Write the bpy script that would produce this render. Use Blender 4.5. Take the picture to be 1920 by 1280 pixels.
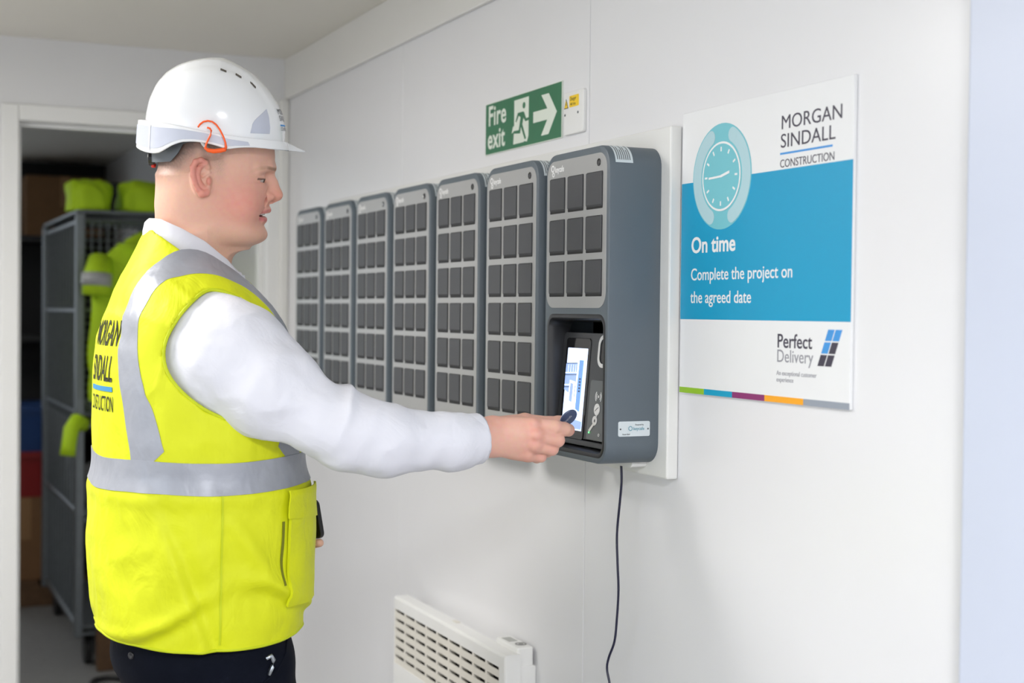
import bpy, bmesh, math, random
import numpy as np
from mathutils import Matrix, Vector

for o in list(bpy.data.objects):
    bpy.data.objects.remove(o, do_unlink=True)
SC = bpy.context.scene
COL = SC.collection

# ------------------------------------------------------------ camera
YAW, PITCH, ROLL = math.radians(24.53), math.radians(1.18), 0.0106
cy_, sy_ = math.cos(YAW), math.sin(YAW)
F0 = Vector((-cy_, sy_, 0)); R0 = Vector((sy_, cy_, 0)); U0 = Vector((0, 0, 1))
F = F0 * math.cos(PITCH) - U0 * math.sin(PITCH)
U = U0 * math.cos(PITCH) + F0 * math.sin(PITCH)
Rr = R0 * math.cos(ROLL) + U * math.sin(ROLL)
U = U * math.cos(ROLL) - R0 * math.sin(ROLL)
cam = bpy.data.cameras.new('camera'); cam_o = bpy.data.objects.new('camera', cam); COL.objects.link(cam_o)
cam.sensor_width = 36.0; cam.lens = 50.0; cam.clip_start = 0.05
m = Matrix.Identity(4)
for i in range(3):
    m[i][0], m[i][1], m[i][2] = Rr[i], U[i], -F[i]
m.translation = Vector((0, 0, 1.45))
cam_o.matrix_world = m
cam.dof.use_dof = True; cam.dof.focus_distance = 2.46; cam.dof.aperture_fstop = 3.4
SC.camera = cam_o

# ------------------------------------------------------------ world, light, exposure
w = bpy.data.worlds.new('world'); SC.world = w; w.use_nodes = True
bg = w.node_tree.nodes['Background']
bg.inputs[0].default_value = (0.84, 0.92, 1.0, 1); bg.inputs[1].default_value = 2.5
vs = SC.view_settings
vs.view_transform = 'Standard'; vs.look = 'None'; vs.gamma = 1.0; vs.use_curve_mapping = False
vs.exposure = 0.25

def area(name, loc, sx, sy, power, col, rot=(0, 0, 0)):
    l = bpy.data.lights.new(name, 'AREA'); l.shape = 'RECTANGLE'; l.size = sx; l.size_y = sy
    l.energy = power; l.color = col
    o = bpy.data.objects.new(name, l); o.location = loc; o.rotation_euler = rot; COL.objects.link(o)
    return o
CEIL = 2.275
CEILING_LAMPS = [(0.40, 0.10, 58.0, 0.42, (0.97, 0.975, 1.0)), (-2.9, -0.45, 26.0, 0.56, (1.0, 0.975, 0.95))]
for lx, ly, lp, ls, lc in CEILING_LAMPS:
    area('ceiling_lamp_light', (lx, ly, CEIL - 0.055), ls, ls, lp, lc)
# storeroom lamp (on the storeroom ceiling, left of the doorway)
area('storeroom_lamp_light', (-5.6, -0.55, CEIL - 0.055), 1.1, 0.12, 12.0, (1.0, 0.99, 0.97))

# ------------------------------------------------------------ helpers
def srgb(r, g, b):
    f = lambda c: (c / 12.92) if c <= 0.04045 else ((c + 0.055) / 1.055) ** 2.4
    return (f(r / 255), f(g / 255), f(b / 255), 1.0)

MATS = {}
def mat(name, rgb, rough=0.5, metal=0.0, spec=0.5, var=0.03, nscale=20.0, bump=0.0, bscale=200.0, emit=None, estr=0.0, coat=0.0, trans=0.0):
    """procedural principled material: base colour varied by noise, optional noise bump"""
    if name in MATS: return MATS[name]
    M = bpy.data.materials.new(name); M.use_nodes = True
    nt = M.node_tree; b = nt.nodes['Principled BSDF']
    c = srgb(*rgb)
    b.inputs['Roughness'].default_value = rough
    b.inputs['Metallic'].default_value = metal
    b.inputs['Specular IOR Level'].default_value = spec
    b.inputs['Coat Weight'].default_value = coat
    tc = nt.nodes.new('ShaderNodeTexCoord')
    if var > 0:
        n = nt.nodes.new('ShaderNodeTexNoise'); n.inputs['Scale'].default_value = nscale; n.inputs['Detail'].default_value = 4
        nt.links.new(tc.outputs['Object'], n.inputs['Vector'])
        r = nt.nodes.new('ShaderNodeValToRGB')
        r.color_ramp.elements[0].position = 0.3; r.color_ramp.elements[1].position = 0.7
        r.color_ramp.elements[0].color = tuple(min(1, v * (1 - var)) for v in c[:3]) + (1,)
        r.color_ramp.elements[1].color = tuple(min(1, v * (1 + var)) for v in c[:3]) + (1,)
        nt.links.new(n.outputs['Fac'], r.inputs['Fac']); nt.links.new(r.outputs['Color'], b.inputs['Base Color'])
    else:
        b.inputs['Base Color'].default_value = c
    if bump > 0:
        n2 = nt.nodes.new('ShaderNodeTexNoise'); n2.inputs['Scale'].default_value = bscale; n2.inputs['Detail'].default_value = 3
        nt.links.new(tc.outputs['Object'], n2.inputs['Vector'])
        bp = nt.nodes.new('ShaderNodeBump'); bp.inputs['Strength'].default_value = bump; bp.inputs['Distance'].default_value = 0.002
        nt.links.new(n2.outputs['Fac'], bp.inputs['Height']); nt.links.new(bp.outputs['Normal'], b.inputs['Normal'])
    if emit:
        b.inputs['Emission Color'].default_value = srgb(*emit); b.inputs['Emission Strength'].default_value = estr
    MATS[name] = M
    return M

def link(name, me, material=None, parent=None, loc=(0, 0, 0)):
    o = bpy.data.objects.new(name, me); COL.objects.link(o)
    if material is not None and len(me.materials) == 0: me.materials.append(material)
    if parent is not None: o.parent = parent
    o.location = loc
    return o
def mesh(name, verts, faces, material=None, parent=None, loc=(0, 0, 0), smooth=False):
    me = bpy.data.meshes.new(name); me.from_pydata([tuple(v) for v in verts], [], [tuple(f) for f in faces]); me.update()
    if smooth:
        me.polygons.foreach_set('use_smooth', [True] * len(me.polygons))
    return link(name, me, material, parent, loc)
def empty(name, loc, rz=0.0):
    o = bpy.data.objects.new(name, None); COL.objects.link(o); o.location = loc; o.rotation_euler = (0, 0, rz)
    o.empty_display_size = 0.05
    return o
def tag(o, label=None, cat=None, group=None, kind=None):
    if label: o['label'] = label
    if cat: o['category'] = cat
    if group: o['group'] = group
    if kind: o['kind'] = kind
    return o
class MB:
    """collects vertices and faces of one part"""
    def __init__(s): s.v = []; s.f = []
    def add(s, v, f):
        n = len(s.v); s.v += [tuple(p) for p in v]; s.f += [tuple(i + n for i in q) for q in f]; return s
    def box(s, x0, x1, y0, y1, z0, z1):
        v = [(x0, y0, z0), (x1, y0, z0), (x1, y1, z0), (x0, y1, z0), (x0, y0, z1), (x1, y0, z1), (x1, y1, z1), (x0, y1, z1)]
        return s.add(v, [(0, 3, 2, 1), (4, 5, 6, 7), (0, 1, 5, 4), (1, 2, 6, 5), (2, 3, 7, 6), (3, 0, 4, 7)])
    def rings(s, rings, cap0=True, cap1=True, closed=True):
        n = len(rings[0]); v = [p for r in rings for p in r]; f = []
        for i in range(len(rings) - 1):
            for j in range(n if closed else n - 1):
                k = (j + 1) % n
                f.append((i * n + j, i * n + k, (i + 1) * n + k, (i + 1) * n + j))
        if cap0: f.append(tuple(range(n - 1, -1, -1)))
        if cap1: f.append(tuple(range((len(rings) - 1) * n, len(rings) * n)))
        return s.add(v, f)
    def tube(s, pts, r, n=8, caps=True):
        pts = [Vector(p) for p in pts]; rr = r if isinstance(r, (list, tuple)) else [r] * len(pts)
        up = Vector((0.13, 0.27, 0.95)); rings = []
        for i, p in enumerate(pts):
            d = (pts[min(i + 1, len(pts) - 1)] - pts[max(i - 1, 0)]).normalized()
            a = d.cross(up)
            if a.length < 1e-3: a = d.cross(Vector((1, 0, 0)))
            a.normalize(); b = d.cross(a).normalized()
            rings.append([tuple(p + (a * math.cos(t) + b * math.sin(t)) * rr[i]) for t in [2 * math.pi * k / n for k in range(n)]])
        return s.rings(rings, caps, caps)
    def build(s, name, material, parent=None, loc=(0, 0, 0), smooth=False, bevel=0.0, bseg=2):
        o = mesh(name, s.v, s.f, material, parent, loc, smooth)
        if bevel > 0: bevel_mesh(o.data, bevel, bseg)
        fix_normals(o.data)
        return o
def fix_normals(me):
    bm = bmesh.new(); bm.from_mesh(me); bmesh.ops.recalc_face_normals(bm, faces=bm.faces); bm.to_mesh(me); bm.free()
def bevel_mesh(me, w, seg=2, ang=0.5):
    bm = bmesh.new(); bm.from_mesh(me)
    bmesh.ops.remove_doubles(bm, verts=bm.verts, dist=1e-6)
    es = [e for e in bm.edges if len(e.link_faces) == 2 and e.calc_face_angle(0) > ang]
    bmesh.ops.bevel(bm, geom=es, offset=w, segments=seg, affect='EDGES', profile=0.5, clamp_overlap=True)
    bm.to_mesh(me); bm.free()
def rrect(x0, x1, z0, z1, r, seg=6):
    """rounded rectangle outline in x,z, counter-clockwise seen from -y"""
    pts = []
    for cx, cz, a0 in ((x1 - r, z1 - r, 0), (x0 + r, z1 - r, 90), (x0 + r, z0 + r, 180), (x1 - r, z0 + r, 270)):
        for k in range(seg + 1):
            a = math.radians(a0 + 90 * k / seg)
            pts.append((cx + r * math.cos(a), cz + r * math.sin(a)))
    return pts
def plate(mb, outline, y0, y1, fillet=0.0, fseg=3, inset_fn=None):
    """prism of a 2-D x,z outline from y0 (front) to y1; the front edge is filleted by shrinking rings"""
    rings = []
    if fillet > 0 and inset_fn:
        for k in range(fseg + 1):
            a = math.pi / 2 * k / fseg
            ins = fillet * (1 - math.sin(a)); yy = y0 + fillet * (1 - math.cos(a))
            rings.append([(p[0], yy, p[1]) for p in inset_fn(ins)])
    else:
        rings.append([(p[0], y0, p[1]) for p in outline])
    rings.append([(p[0], y1, p[1]) for p in outline])
    mb.rings(rings)
    return mb
def rplate(mb, x0, x1, z0, z1, r, y0, y1, fillet=0.0, seg=6):
    return plate(mb, rrect(x0, x1, z0, z1, r, seg), y0, y1, fillet, 3,
                 lambda i: rrect(x0 + i, x1 - i, z0 + i, z1 - i, max(r - i, 1e-4), seg))
def text(s, name, size, material, parent, x, z, y, sx=1.0, bold=0.0, align='LEFT', shear=0.0, space=1.0):
    """flat lettering in the x,z plane facing -y, baseline start at x,z"""
    c = bpy.data.curves.new(name, 'FONT'); c.body = s; c.size = size; c.align_x = align
    c.offset = bold; c.extrude = 0.00015; c.shear = shear; c.space_character = space; c.resolution_u = 4
    o = bpy.data.objects.new(name, c); COL.objects.link(o)
    bpy.context.view_layer.update()
    dg = bpy.context.evaluated_depsgraph_get()
    me = bpy.data.meshes.new_from_object(o.evaluated_get(dg)); me.name = name
    bpy.data.objects.remove(o, do_unlink=True); bpy.data.curves.remove(c)
    n = len(me.vertices); co = np.empty(n * 3, np.float32); me.vertices.foreach_get('co', co); co = co.reshape(-1, 3)
    out = np.stack([x + co[:, 0] * sx, y - co[:, 2], z + co[:, 1]], 1)
    me.vertices.foreach_set('co', out.ravel().astype(np.float32)); me.update()
    me.materials.clear()
    return link(name, me, material, parent)
def poly(mb, pts, y0, y1):
    return plate(mb, pts, y0, y1)
def arc_band(mb, cx, cz, r0, r1, a0, a1, y0, y1, n=24, ez=1.0):
    o = [(cx + r1 * math.cos(a), cz + ez * r1 * math.sin(a)) for a in np.linspace(a0, a1, n)]
    i = [(cx + r0 * math.cos(a), cz + ez * r0 * math.sin(a)) for a in np.linspace(a0, a1, n)]
    v = []; f = []
    for k in range(n):
        v += [(o[k][0], y0, o[k][1]), (i[k][0], y0, i[k][1]), (i[k][0], y1, i[k][1]), (o[k][0], y1, o[k][1])]
    for k in range(n - 1):
        a = 4 * k; b = a + 4
        f += [(a, b, b + 1, a + 1), (a + 1, b + 1, b + 2, a + 2), (a + 2, b + 2, b + 3, a + 3), (a + 3, b + 3, b, a)]
    f += [(0, 1, 2, 3), (4 * n - 1, 4 * n - 2, 4 * n - 3, 4 * n - 4)]
    return mb.add(v, f)
def disc_pts(cx, cz, r, n=24, ez=1.0):
    return [(cx + r * math.cos(2 * math.pi * k / n), cz + ez * r * math.sin(2 * math.pi * k / n)) for k in range(n)]
# ============================================================ THE ROOM
WY = 1.275            # face of the right-hand wall
FX = -4.6             # face of the far wall
m_wall = mat('white_wall_panel', (232, 232, 234), 0.30, spec=0.5, var=0.012, nscale=2.5)
m_wall2 = mat('white_partition', (228, 228, 229), 0.42, var=0.012, nscale=2.0)
m_trim = mat('white_trim', (232, 231, 227), 0.38, var=0.01, nscale=4)
m_ceil = mat('cream_ceiling', (240, 236, 226), 0.6, var=0.012, nscale=2)
m_floor = mat('grey_vinyl_floor', (128, 128, 127), 0.55, var=0.08, nscale=30, bump=0.15, bscale=60)
m_frame = mat('painted_door_frame', (236, 236, 234), 0.35, var=0.01, nscale=5)
m_seam = mat('panel_joint', (190, 190, 188), 0.6, var=0.02)
m_exitdoor = mat('daylight_tinted_door_frame', (202, 209, 226), 0.35, var=0.01, nscale=5)  # white frame with the blue of the daylight mixed into its colour

def struct(o): return tag(o, kind='structure')

# right wall: a backing with separate sandwich panels, joints between them
wr = struct(MB().box(-8.6, 1.7, WY + 0.004, WY + 0.08, 0, 2.4).build('wall_right', m_seam))
xs = [-4.72, -4.54, -3.493, -2.446, -1.40, -0.354, 0.69, 1.7]
for a, b in zip(xs[:-1], xs[1:]):
    MB().box(a + 0.0012, b - 0.0012, WY, WY + 0.004, 0, 2.29).build('panel', m_wall, wr, bevel=0.0008, bseg=1)
MB().box(-8.6, -4.722, WY, WY + 0.004, 0, 2.29).build('panel', m_wall2, wr)
struct(MB().box(-4.6, 1.6, WY - 0.012, WY - 0.0005, 2.1405, CEIL).build('trim_1', m_trim, bevel=0.003))

# far wall around the doorway
DY0, DY1, DZ = 0.4324, 1.204, 2.02
fw = MB()
fw.box(FX - 0.1, FX, -1.3, DY0 - 0.01, 0, CEIL); fw.box(FX - 0.1, FX, DY1 + 0.01, WY, 0, CEIL); fw.box(FX - 0.1, FX, DY0 - 0.01, DY1 + 0.01, DZ + 0.01, CEIL)
struct(fw.build('wall_far', m_wall2))
d1 = struct(empty('door_1', (FX, (DY0 + DY1) / 2, 0)))
yc = (DY0 + DY1) / 2
for nm, (a, b, c, d) in (('jamb', (DY0 - 0.05, DY0, 0, DZ + 0.05)), ('jamb', (DY1, DY1 + 0.045, 0, DZ + 0.05)), ('head', (DY0, DY1, DZ, DZ + 0.05))):
    MB().box(-0.115, 0.014, a - yc, b - yc, c, d).build(nm, m_frame, d1, bevel=0.004)
for a, b, c, d in ((DY0 - 0.001, DY0 + 0.012, 0, DZ - 0.012), (DY1 - 0.012, DY1 + 0.001, 0, DZ - 0.012), (DY0, DY1, DZ - 0.012, DZ + 0.001)):
    MB().box(-0.085, -0.045, a - yc, b - yc, c, d).build('door_stop', m_frame, d1, bevel=0.002)
# corner bead on the right wall next to the far doorway
struct(MB().box(FX, FX + 0.03, WY - 0.03, WY - 0.0005, 0, 2.14).build('trim_2', m_trim, bevel=0.006))

struct(MB().box(-8.6, 1.7, -1.4, WY + 0.08, -0.1, 0).build('floor', m_floor))
struct(MB().box(-8.6, 1.7, -1.4, WY + 0.08, CEIL, CEIL + 0.1).build('ceiling', m_ceil))

# left wall with a window behind the camera's left shoulder, end wall behind the camera
WX0, WX1, WZ0, WZ1 = -2.2, -0.5, 0.95, 2.0
lw = MB()
lw.box(FX - 0.1, WX0, -1.36, -1.26, 0, CEIL); lw.box(WX1, 1.7, -1.36, -1.26, 0, CEIL)
lw.box(WX0, WX1, -1.36, -1.26, 0, WZ0); lw.box(WX0, WX1, -1.36, -1.26, WZ1, CEIL)
struct(lw.build('wall_left', m_wall2))
struct(MB().box(1.6, 1.7, -1.26, WY, 0, CEIL).build('wall_back', m_wall2))
m_glass = bpy.data.materials.new('window_glass'); m_glass.use_nodes = True
_n = m_glass.node_tree; _n.nodes.clear()
_o = _n.nodes.new('ShaderNodeOutputMaterial'); _m = _n.nodes.new('ShaderNodeMixShader'); _t = _n.nodes.new('ShaderNodeBsdfTransparent'); _g = _n.nodes.new('ShaderNodeBsdfGlossy')
_g.inputs['Roughness'].default_value = 0.02; _m.inputs[0].default_value = 0.07
_n.links.new(_t.outputs[0], _m.inputs[1]); _n.links.new(_g.outputs[0], _m.inputs[2]); _n.links.new(_m.outputs[0], _o.inputs[0])
w1 = struct(empty('window_1', ((WX0 + WX1) / 2, -1.31, WZ0)))
hw = (WX1 - WX0) / 2; hh = WZ1 - WZ0
for a, b, c, d in ((-hw, -hw + 0.05, 0, hh), (hw - 0.05, hw, 0, hh), (-hw, hw, 0, 0.05), (-hw, hw, hh - 0.05, hh), (-0.025, 0.025, 0.05, hh - 0.05)):
    MB().box(a, b, -0.03, 0.03, c, d).build('window_frame', m_frame, w1, bevel=0.004)
for a, b in ((-hw + 0.05, -0.025), (0.025, hw - 0.05)):
    MB().box(a, b, -0.003, 0.003, 0.05, hh - 0.05).build('pane', m_glass, w1)

# exit door frame on the right wall, at the edge of the picture
d2 = struct(empty('door_2', (-0.9, WY, 0)))
MB().box(-0.476, -0.356, -0.030, -0.0005, 0, 2.10).build('jamb', m_exitdoor, d2, bevel=0.004)
MB().box(0.356, 0.476, -0.030, -0.0005, 0, 2.10).build('jamb', m_exitdoor, d2, bevel=0.004)
MB().box(-0.356, 0.356, -0.030, -0.0005, 2.00, 2.10).build('head', m_exitdoor, d2, bevel=0.004)
MB().box(-0.354, 0.354, -0.016, -0.0005, 0.01, 1.998).build('leaf', m_exitdoor, d2, bevel=0.003)

# ceiling luminaires (square panels) and the storeroom batten
m_lamp_body = mat('lamp_housing', (235, 235, 235), 0.4, var=0.01)
m_lamp = mat('lamp_diffuser', (250, 250, 248), 0.5, var=0.01, emit=(255, 250, 240), estr=4.0)
for i, (lx, ly, lp, ls, lc) in enumerate(CEILING_LAMPS):
    t = tag(empty('ceiling_light', (lx, ly, CEIL)), ['square white ceiling panel light above the exit door end', 'square white ceiling panel light above the hard hat wearer'][i], 'ceiling light')
    MB().box(-0.31, 0.31, -0.31, 0.31, -0.045, 0).build('housing', m_lamp_body, t, bevel=0.004)
    MB().box(-0.29, 0.29, -0.29, 0.29, -0.05, -0.0451).build('diffuser', m_lamp, t)
t = tag(empty('batten_light', (-5.6, -0.55, CEIL)), 'long white batten light on the storeroom ceiling', 'ceiling light')
MB().box(-0.6, 0.6, -0.07, 0.07, -0.045, 0).build('housing', m_lamp_body, t, bevel=0.004)
MB().box(-0.58, 0.58, -0.06, 0.06, -0.05, -0.0451).build('diffuser', m_lamp, t)
# ============================================================ KEY LOCKERS ON THE WALL
LD = 1.15             # front plane of the lockers
LBACK = 1.252         # face of the backing board
m_case = mat('slate_grey_case', (92, 102, 110), 0.42, var=0.02, nscale=8, bump=0.12, bscale=900)
m_plate = mat('silver_grey_faceplate', (166, 166, 165), 0.36, metal=0.15, var=0.015, nscale=10)
m_ldoor = mat('charcoal_locker_door', (68, 69, 72), 0.5, var=0.04, nscale=30, bump=0.1, bscale=700)
m_gap = mat('black_recess', (22, 22, 24), 0.6, var=0.02)
m_lens = mat('black_lens', (26, 26, 30), 0.12, var=0.0, coat=0.5)
m_white_print = mat('white_print', (240, 240, 240), 0.5, var=0.01)
m_board = mat('white_backing_board', (232, 232, 229), 0.45, var=0.015, nscale=12)
m_label = mat('silver_white_label', (214, 222, 226), 0.35, var=0.02)
m_ink = mat('grey_ink', (92, 96, 100), 0.6, var=0.0)
m_console = mat('black_console_plastic', (40, 41, 44), 0.38, var=0.03, nscale=12, bump=0.08, bscale=800)
m_console2 = mat('graphite_console_panel', (54, 56, 60), 0.35, var=0.03, nscale=12)
m_nfc = mat('grey_reader_panel', (96, 100, 102), 0.3, var=0.02)
m_screenglass = mat('black_screen_glass', (12, 12, 15), 0.08, var=0.0)

bo = tag(MB().box(-4.06, -2.1003, LBACK, WY - 0.0005, 1.166, 1.771).build('backing_board', m_board, bevel=0.003),
         'long white painted backing board behind the row of key lockers', 'board')

PITCH_X = 0.2785
HW = 0.1225
ZT, ZB = 1.738, 1.190
DW, DH, RP, CP = 0.0582, 0.0622, 0.0755, 0.0716

def case_rings(mb, y_list):
    mb.rings([[(p[0], y, p[1]) for p in rrect(-HW + i, HW - i, ZB - ZB + i, ZT - ZB - i, max(0.036 - i, 0.004), 10)] for y, i in y_list])
def locker_door_mesh():
    # a flap with softened edges, bottom lip rolled back
    mb = MB(); hw, hh = DW / 2, DH / 2
    prof = [(-hh, 0.004), (-hh + 0.002, 0.0005), (-hh + 0.006, -0.0022), (hh - 0.0012, -0.0022), (hh, -0.001), (hh, 0.004)]
    rings = [[(x, y, z) for z, y in prof] for x in (-hw, hw)]
    mb.rings(rings)
    me = bpy.data.meshes.new('door'); me.from_pydata(mb.v, [], mb.f); me.update(); bevel_mesh(me, 0.0011, 2); fix_normals(me)
    me.materials.append(m_ldoor); return me
DOOR_ME = locker_door_mesh()
_g = MB(); rplate(_g, -DW / 2 - 0.0010, DW / 2 + 0.0010, -DH / 2 - 0.0010, DH / 2 + 0.0008, 0.002, -0.0012, 0.003)
GAP_ME = bpy.data.meshes.new('door_seat'); GAP_ME.from_pydata(_g.v, [], _g.f); GAP_ME.update(); fix_normals(GAP_ME); GAP_ME.materials.append(m_gap)

def add_door(t, x, z):
    o = link('door', DOOR_ME, None, t, (x, -0.0012, z))
    return o

def shared_locker_parts(t, zplate0):
    mb = MB(); rplate(mb, -HW + 0.0075, HW - 0.0075, zplate0 - ZB, ZT - ZB - 0.0125, 0.027, -0.0009, 0.004, 0.0006, 10)
    fp = mb.build('faceplate', m_plate, t)
    # logo : a keyhole ring mark and the word beside it
    g = MB()
    arc_band(g, -0.0925, 0.5225, 0.0040, 0.0064, 0.0, 2 * math.pi, -0.0014, 0.0012, 20)
    arc_band(g, -0.0900, 0.5115, 0.0026, 0.0046, 0.0, 2 * math.pi, -0.0014, 0.0012, 16)
    g.build('logo_mark', m_white_print, fp)
    text('keycafe', 'logo_word', 0.0152, m_white_print, fp, -0.0835, 0.5150, -0.0012, sx=0.80, bold=0.0003)
    # camera eye
    e = MB(); e.rings([[(p[0], y, p[1]) for p in disc_pts(0.0865, 0.5190, r, 18)] for y, r in ((0.0030, 0.0066), (-0.0016, 0.0066), (-0.0022, 0.0052), (-0.0012, 0.0040))])
    e.build('camera_eye', m_lens, t)
    # rating label wrapped over the top right corner of the case (curved with it)
    oc = rrect(-HW - 0.0004, HW + 0.0004, -0.0004, ZT - ZB + 0.0004, 0.0364, 12)[0:13]
    sel = oc[1:12]
    lb = MB(); lb.rings([[(p[0], yy, p[1]) for p in sel] for yy in (0.012, 0.046)], False, False, closed=False)
    lo = lb.build('rating_label', m_label, t)
    for k in range(7):
        seg = [rrect(-HW - 0.0007, HW + 0.0007, -0.0007, ZT - ZB + 0.0007, 0.0367, 24)[i] for i in range(4, 22 - (k % 3) * 4)]
        ln = MB(); ln.rings([[(p[0], yy, p[1]) for p in seg] for yy in (0.0155 + k * 0.0040, 0.0155 + k * 0.0040 + 0.0016)], False, False, closed=False)
        ln.build('label_print', m_ink, lo)
    return fp

def make_slave(name):
    t = empty(name, (0, LD, ZB))
    mb = MB(); case_rings(mb, [(0.0, 0.0035), (0.0010, 0.0012), (0.0035, 0.0), (LBACK - LD, 0.0)])
    mb.build('case', m_case, t, smooth=False)
    shared_locker_parts(t, ZB + 0.010)
    return t
def finish_smooth(o, ang=40):
    me = o.data; me.polygons.foreach_set('use_smooth', [True] * len(me.polygons))
    try: me.set_sharp_from_angle(angle=math.radians(ang))
    except Exception: pass

proto = make_slave('key_locker')
SEATS = []
for r in range(6):
    for c in range(3):
        add_door(proto, -0.0716 + c * CP, (1.694 - DH / 2 - ZB) - r * RP)
        link('door_seat', GAP_ME, None, proto, (-0.0716 + c * CP, 0.0, (1.694 - DH / 2 - ZB) - r * RP))
for o in proto.children:
    if o.name.startswith('case'): finish_smooth(o)
X7 = -2.2525
labels = ['grey key locker of eighteen charcoal doors next to the touchscreen locker',
          'grey eighteen-door key locker second along from the touchscreen locker',
          'grey eighteen-door key locker third along from the touchscreen locker',
          'grey eighteen-door key locker fourth along from the touchscreen locker',
          'grey eighteen-door key locker fifth along from the touchscreen locker',
          'grey eighteen-door key locker at the far end of the row by the doorway']
GRP = 'key lockers in a row on the wall'
def copy_tree(o, parent=None):
    c = o.copy(); COL.objects.link(c)
    if parent is not None: c.parent = parent
    for ch in list(o.children): copy_tree(ch, c)
    return c
for k in range(6):
    o = proto if k == 0 else copy_tree(proto)
    o.location = (X7 - (k + 1) * PITCH_X, LD, ZB)
    tag(o, labels[k], 'key locker', GRP)

# ------------------------------------------------ the touchscreen master unit
t = tag(empty('key_locker_terminal', (X7, LD, ZB)), 'grey key locker with nine doors above a lit touchscreen console', 'key locker', GRP)
mb = MB()
# case built round an open console recess: outer rings, then the recess mouth
OX0, OX1, OZ0, OZ1 = -0.1015, 0.1085, 0.018, 0.246
front = rrect(-HW + 0.0035, HW - 0.0035, 0.0035, ZT - ZB - 0.0035, 0.0325, 10)
mb.rings([[(p[0], y, p[1]) for p in rrect(-HW + i, HW - i, i, ZT - ZB - i, max(0.036 - i, 0.004), 10)] for y, i in [(0.0, 0.0035), (0.0010, 0.0012), (0.0035, 0.0), (LBACK - LD, 0.0)]], cap0=False)
mouth = rrect(OX0 - 0.010, OX1 + 0.007, OZ0 - 0.008, OZ1 + 0.012, 0.024, 10)
nfr = len(mb.v); base = 0
# front face with a hole: split into two strips via a triangulated fill
bmm = bmesh.new()
vo = [bmm.verts.new((p[0], 0.0, p[1])) for p in front]; vi = [bmm.verts.new((p[0], 0.0, p[1])) for p in mouth]
eo = [bmm.edges.new((vo[i], vo[(i + 1) % len(vo)])) for i in range(len(vo))]
ei = [bmm.edges.new((vi[i], vi[(i + 1) % len(vi)])) for i in range(len(vi))]
bmesh.ops.triangle_fill(bmm, use_beauty=True, edges=eo + ei)
bmm.verts.index_update()
mb.add([v.co[:] for v in bmm.verts], [[v.index for v in f.verts] for f in bmm.faces]); bmm.free()
co = mb.build('case', m_case, t)
bmx = bmesh.new(); bmx.from_mesh(co.data); bmesh.ops.remove_doubles(bmx, verts=bmx.verts, dist=1e-5); bmesh.ops.recalc_face_normals(bmx, faces=bmx.faces); bmx.to_mesh(co.data); bmx.free()
finish_smooth(co, 35)
fp = shared_locker_parts(t, 1.4585)
for r in range(3):
    for c in range(3):
        add_door(t, -0.0716 + c * CP, (1.693 - DH / 2 - ZB) - r * RP)
        link('door_seat', GAP_ME, None, t, (-0.0716 + c * CP, 0.0, (1.693 - DH / 2 - ZB) - r * RP))
# console: black surround rolling into the recess, sloped panel
con = empty('x', (0, 0, 0)); bpy.data.objects.remove(con)
cb = MB()
prof = [(0.000, 0.0, 0.024), (-0.0012, 0.002, 0.022), (-0.0006, 0.007, 0.018), (0.003, 0.010, 0.014), (0.014, 0.011, 0.013)]
rings = [[(p[0], y, p[1]) for p in rrect(OX0 - 0.010 + i, OX1 + 0.007 - i, OZ0 - 0.008 + i, OZ1 + 0.012 - i, r, 8)] for y, i, r in prof]
last = rrect(OX0 + 0.002, OX1 - 0.003, OZ0 + 0.004, OZ1 - 0.002, 0.012, 8)
rings.append([(p[0], 0.044 - 0.026 * (1 - (p[1] - OZ0) / (OZ1 - OZ0)), p[1]) for p in last])
cb.rings(rings, cap0=False, cap1=False)
cons = cb.build('console_surround', m_console, t); finish_smooth(cons, 40)
def slope_y(z):       # depth of the sloping console face at height z (locker coordinates)
    return 0.0295 - 0.0145 * (1 - (z - 0.046) / (0.214 - 0.046))
def slab(name, x0, x1, z0, z1, r, off, th, m, parent):
    mbb = MB(); o0 = rrect(x0, x1, z0, z1, r, 5); o1 = rrect(x0 + 0.0006, x1 - 0.0006, z0 + 0.0006, z1 - 0.0006, max(r - 0.0006, 1e-4), 5)
    mbb.rings([[(p[0], slope_y(p[1]) - off, p[1]) for p in o1], [(p[0], slope_y(p[1]) - off + 0.0006, p[1]) for p in o0], [(p[0], slope_y(p[1]) - off + th, p[1]) for p in o0]])
    return mbb.build(name, m, parent)
panel = slab('console_panel', -0.0995, 0.1045, 0.036, 0.2245, 0.010, 0.0, 0.006, m_console2, t)
lip = MB(); lip.rings([[(p[0], y, p[1]) for p in rrect(OX0 + 0.004, OX1 - 0.004, 0.0245, 0.034, 0.003, 4)] for y in (0.010, 0.020)]); lip.build('console_lip', m_console2, t, bevel=0.0012)
glass = slab('screen_glass', -0.0840, 0.0100, 0.0340, 0.2145, 0.006, 0.0016, 0.002, m_screenglass, t)
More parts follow.
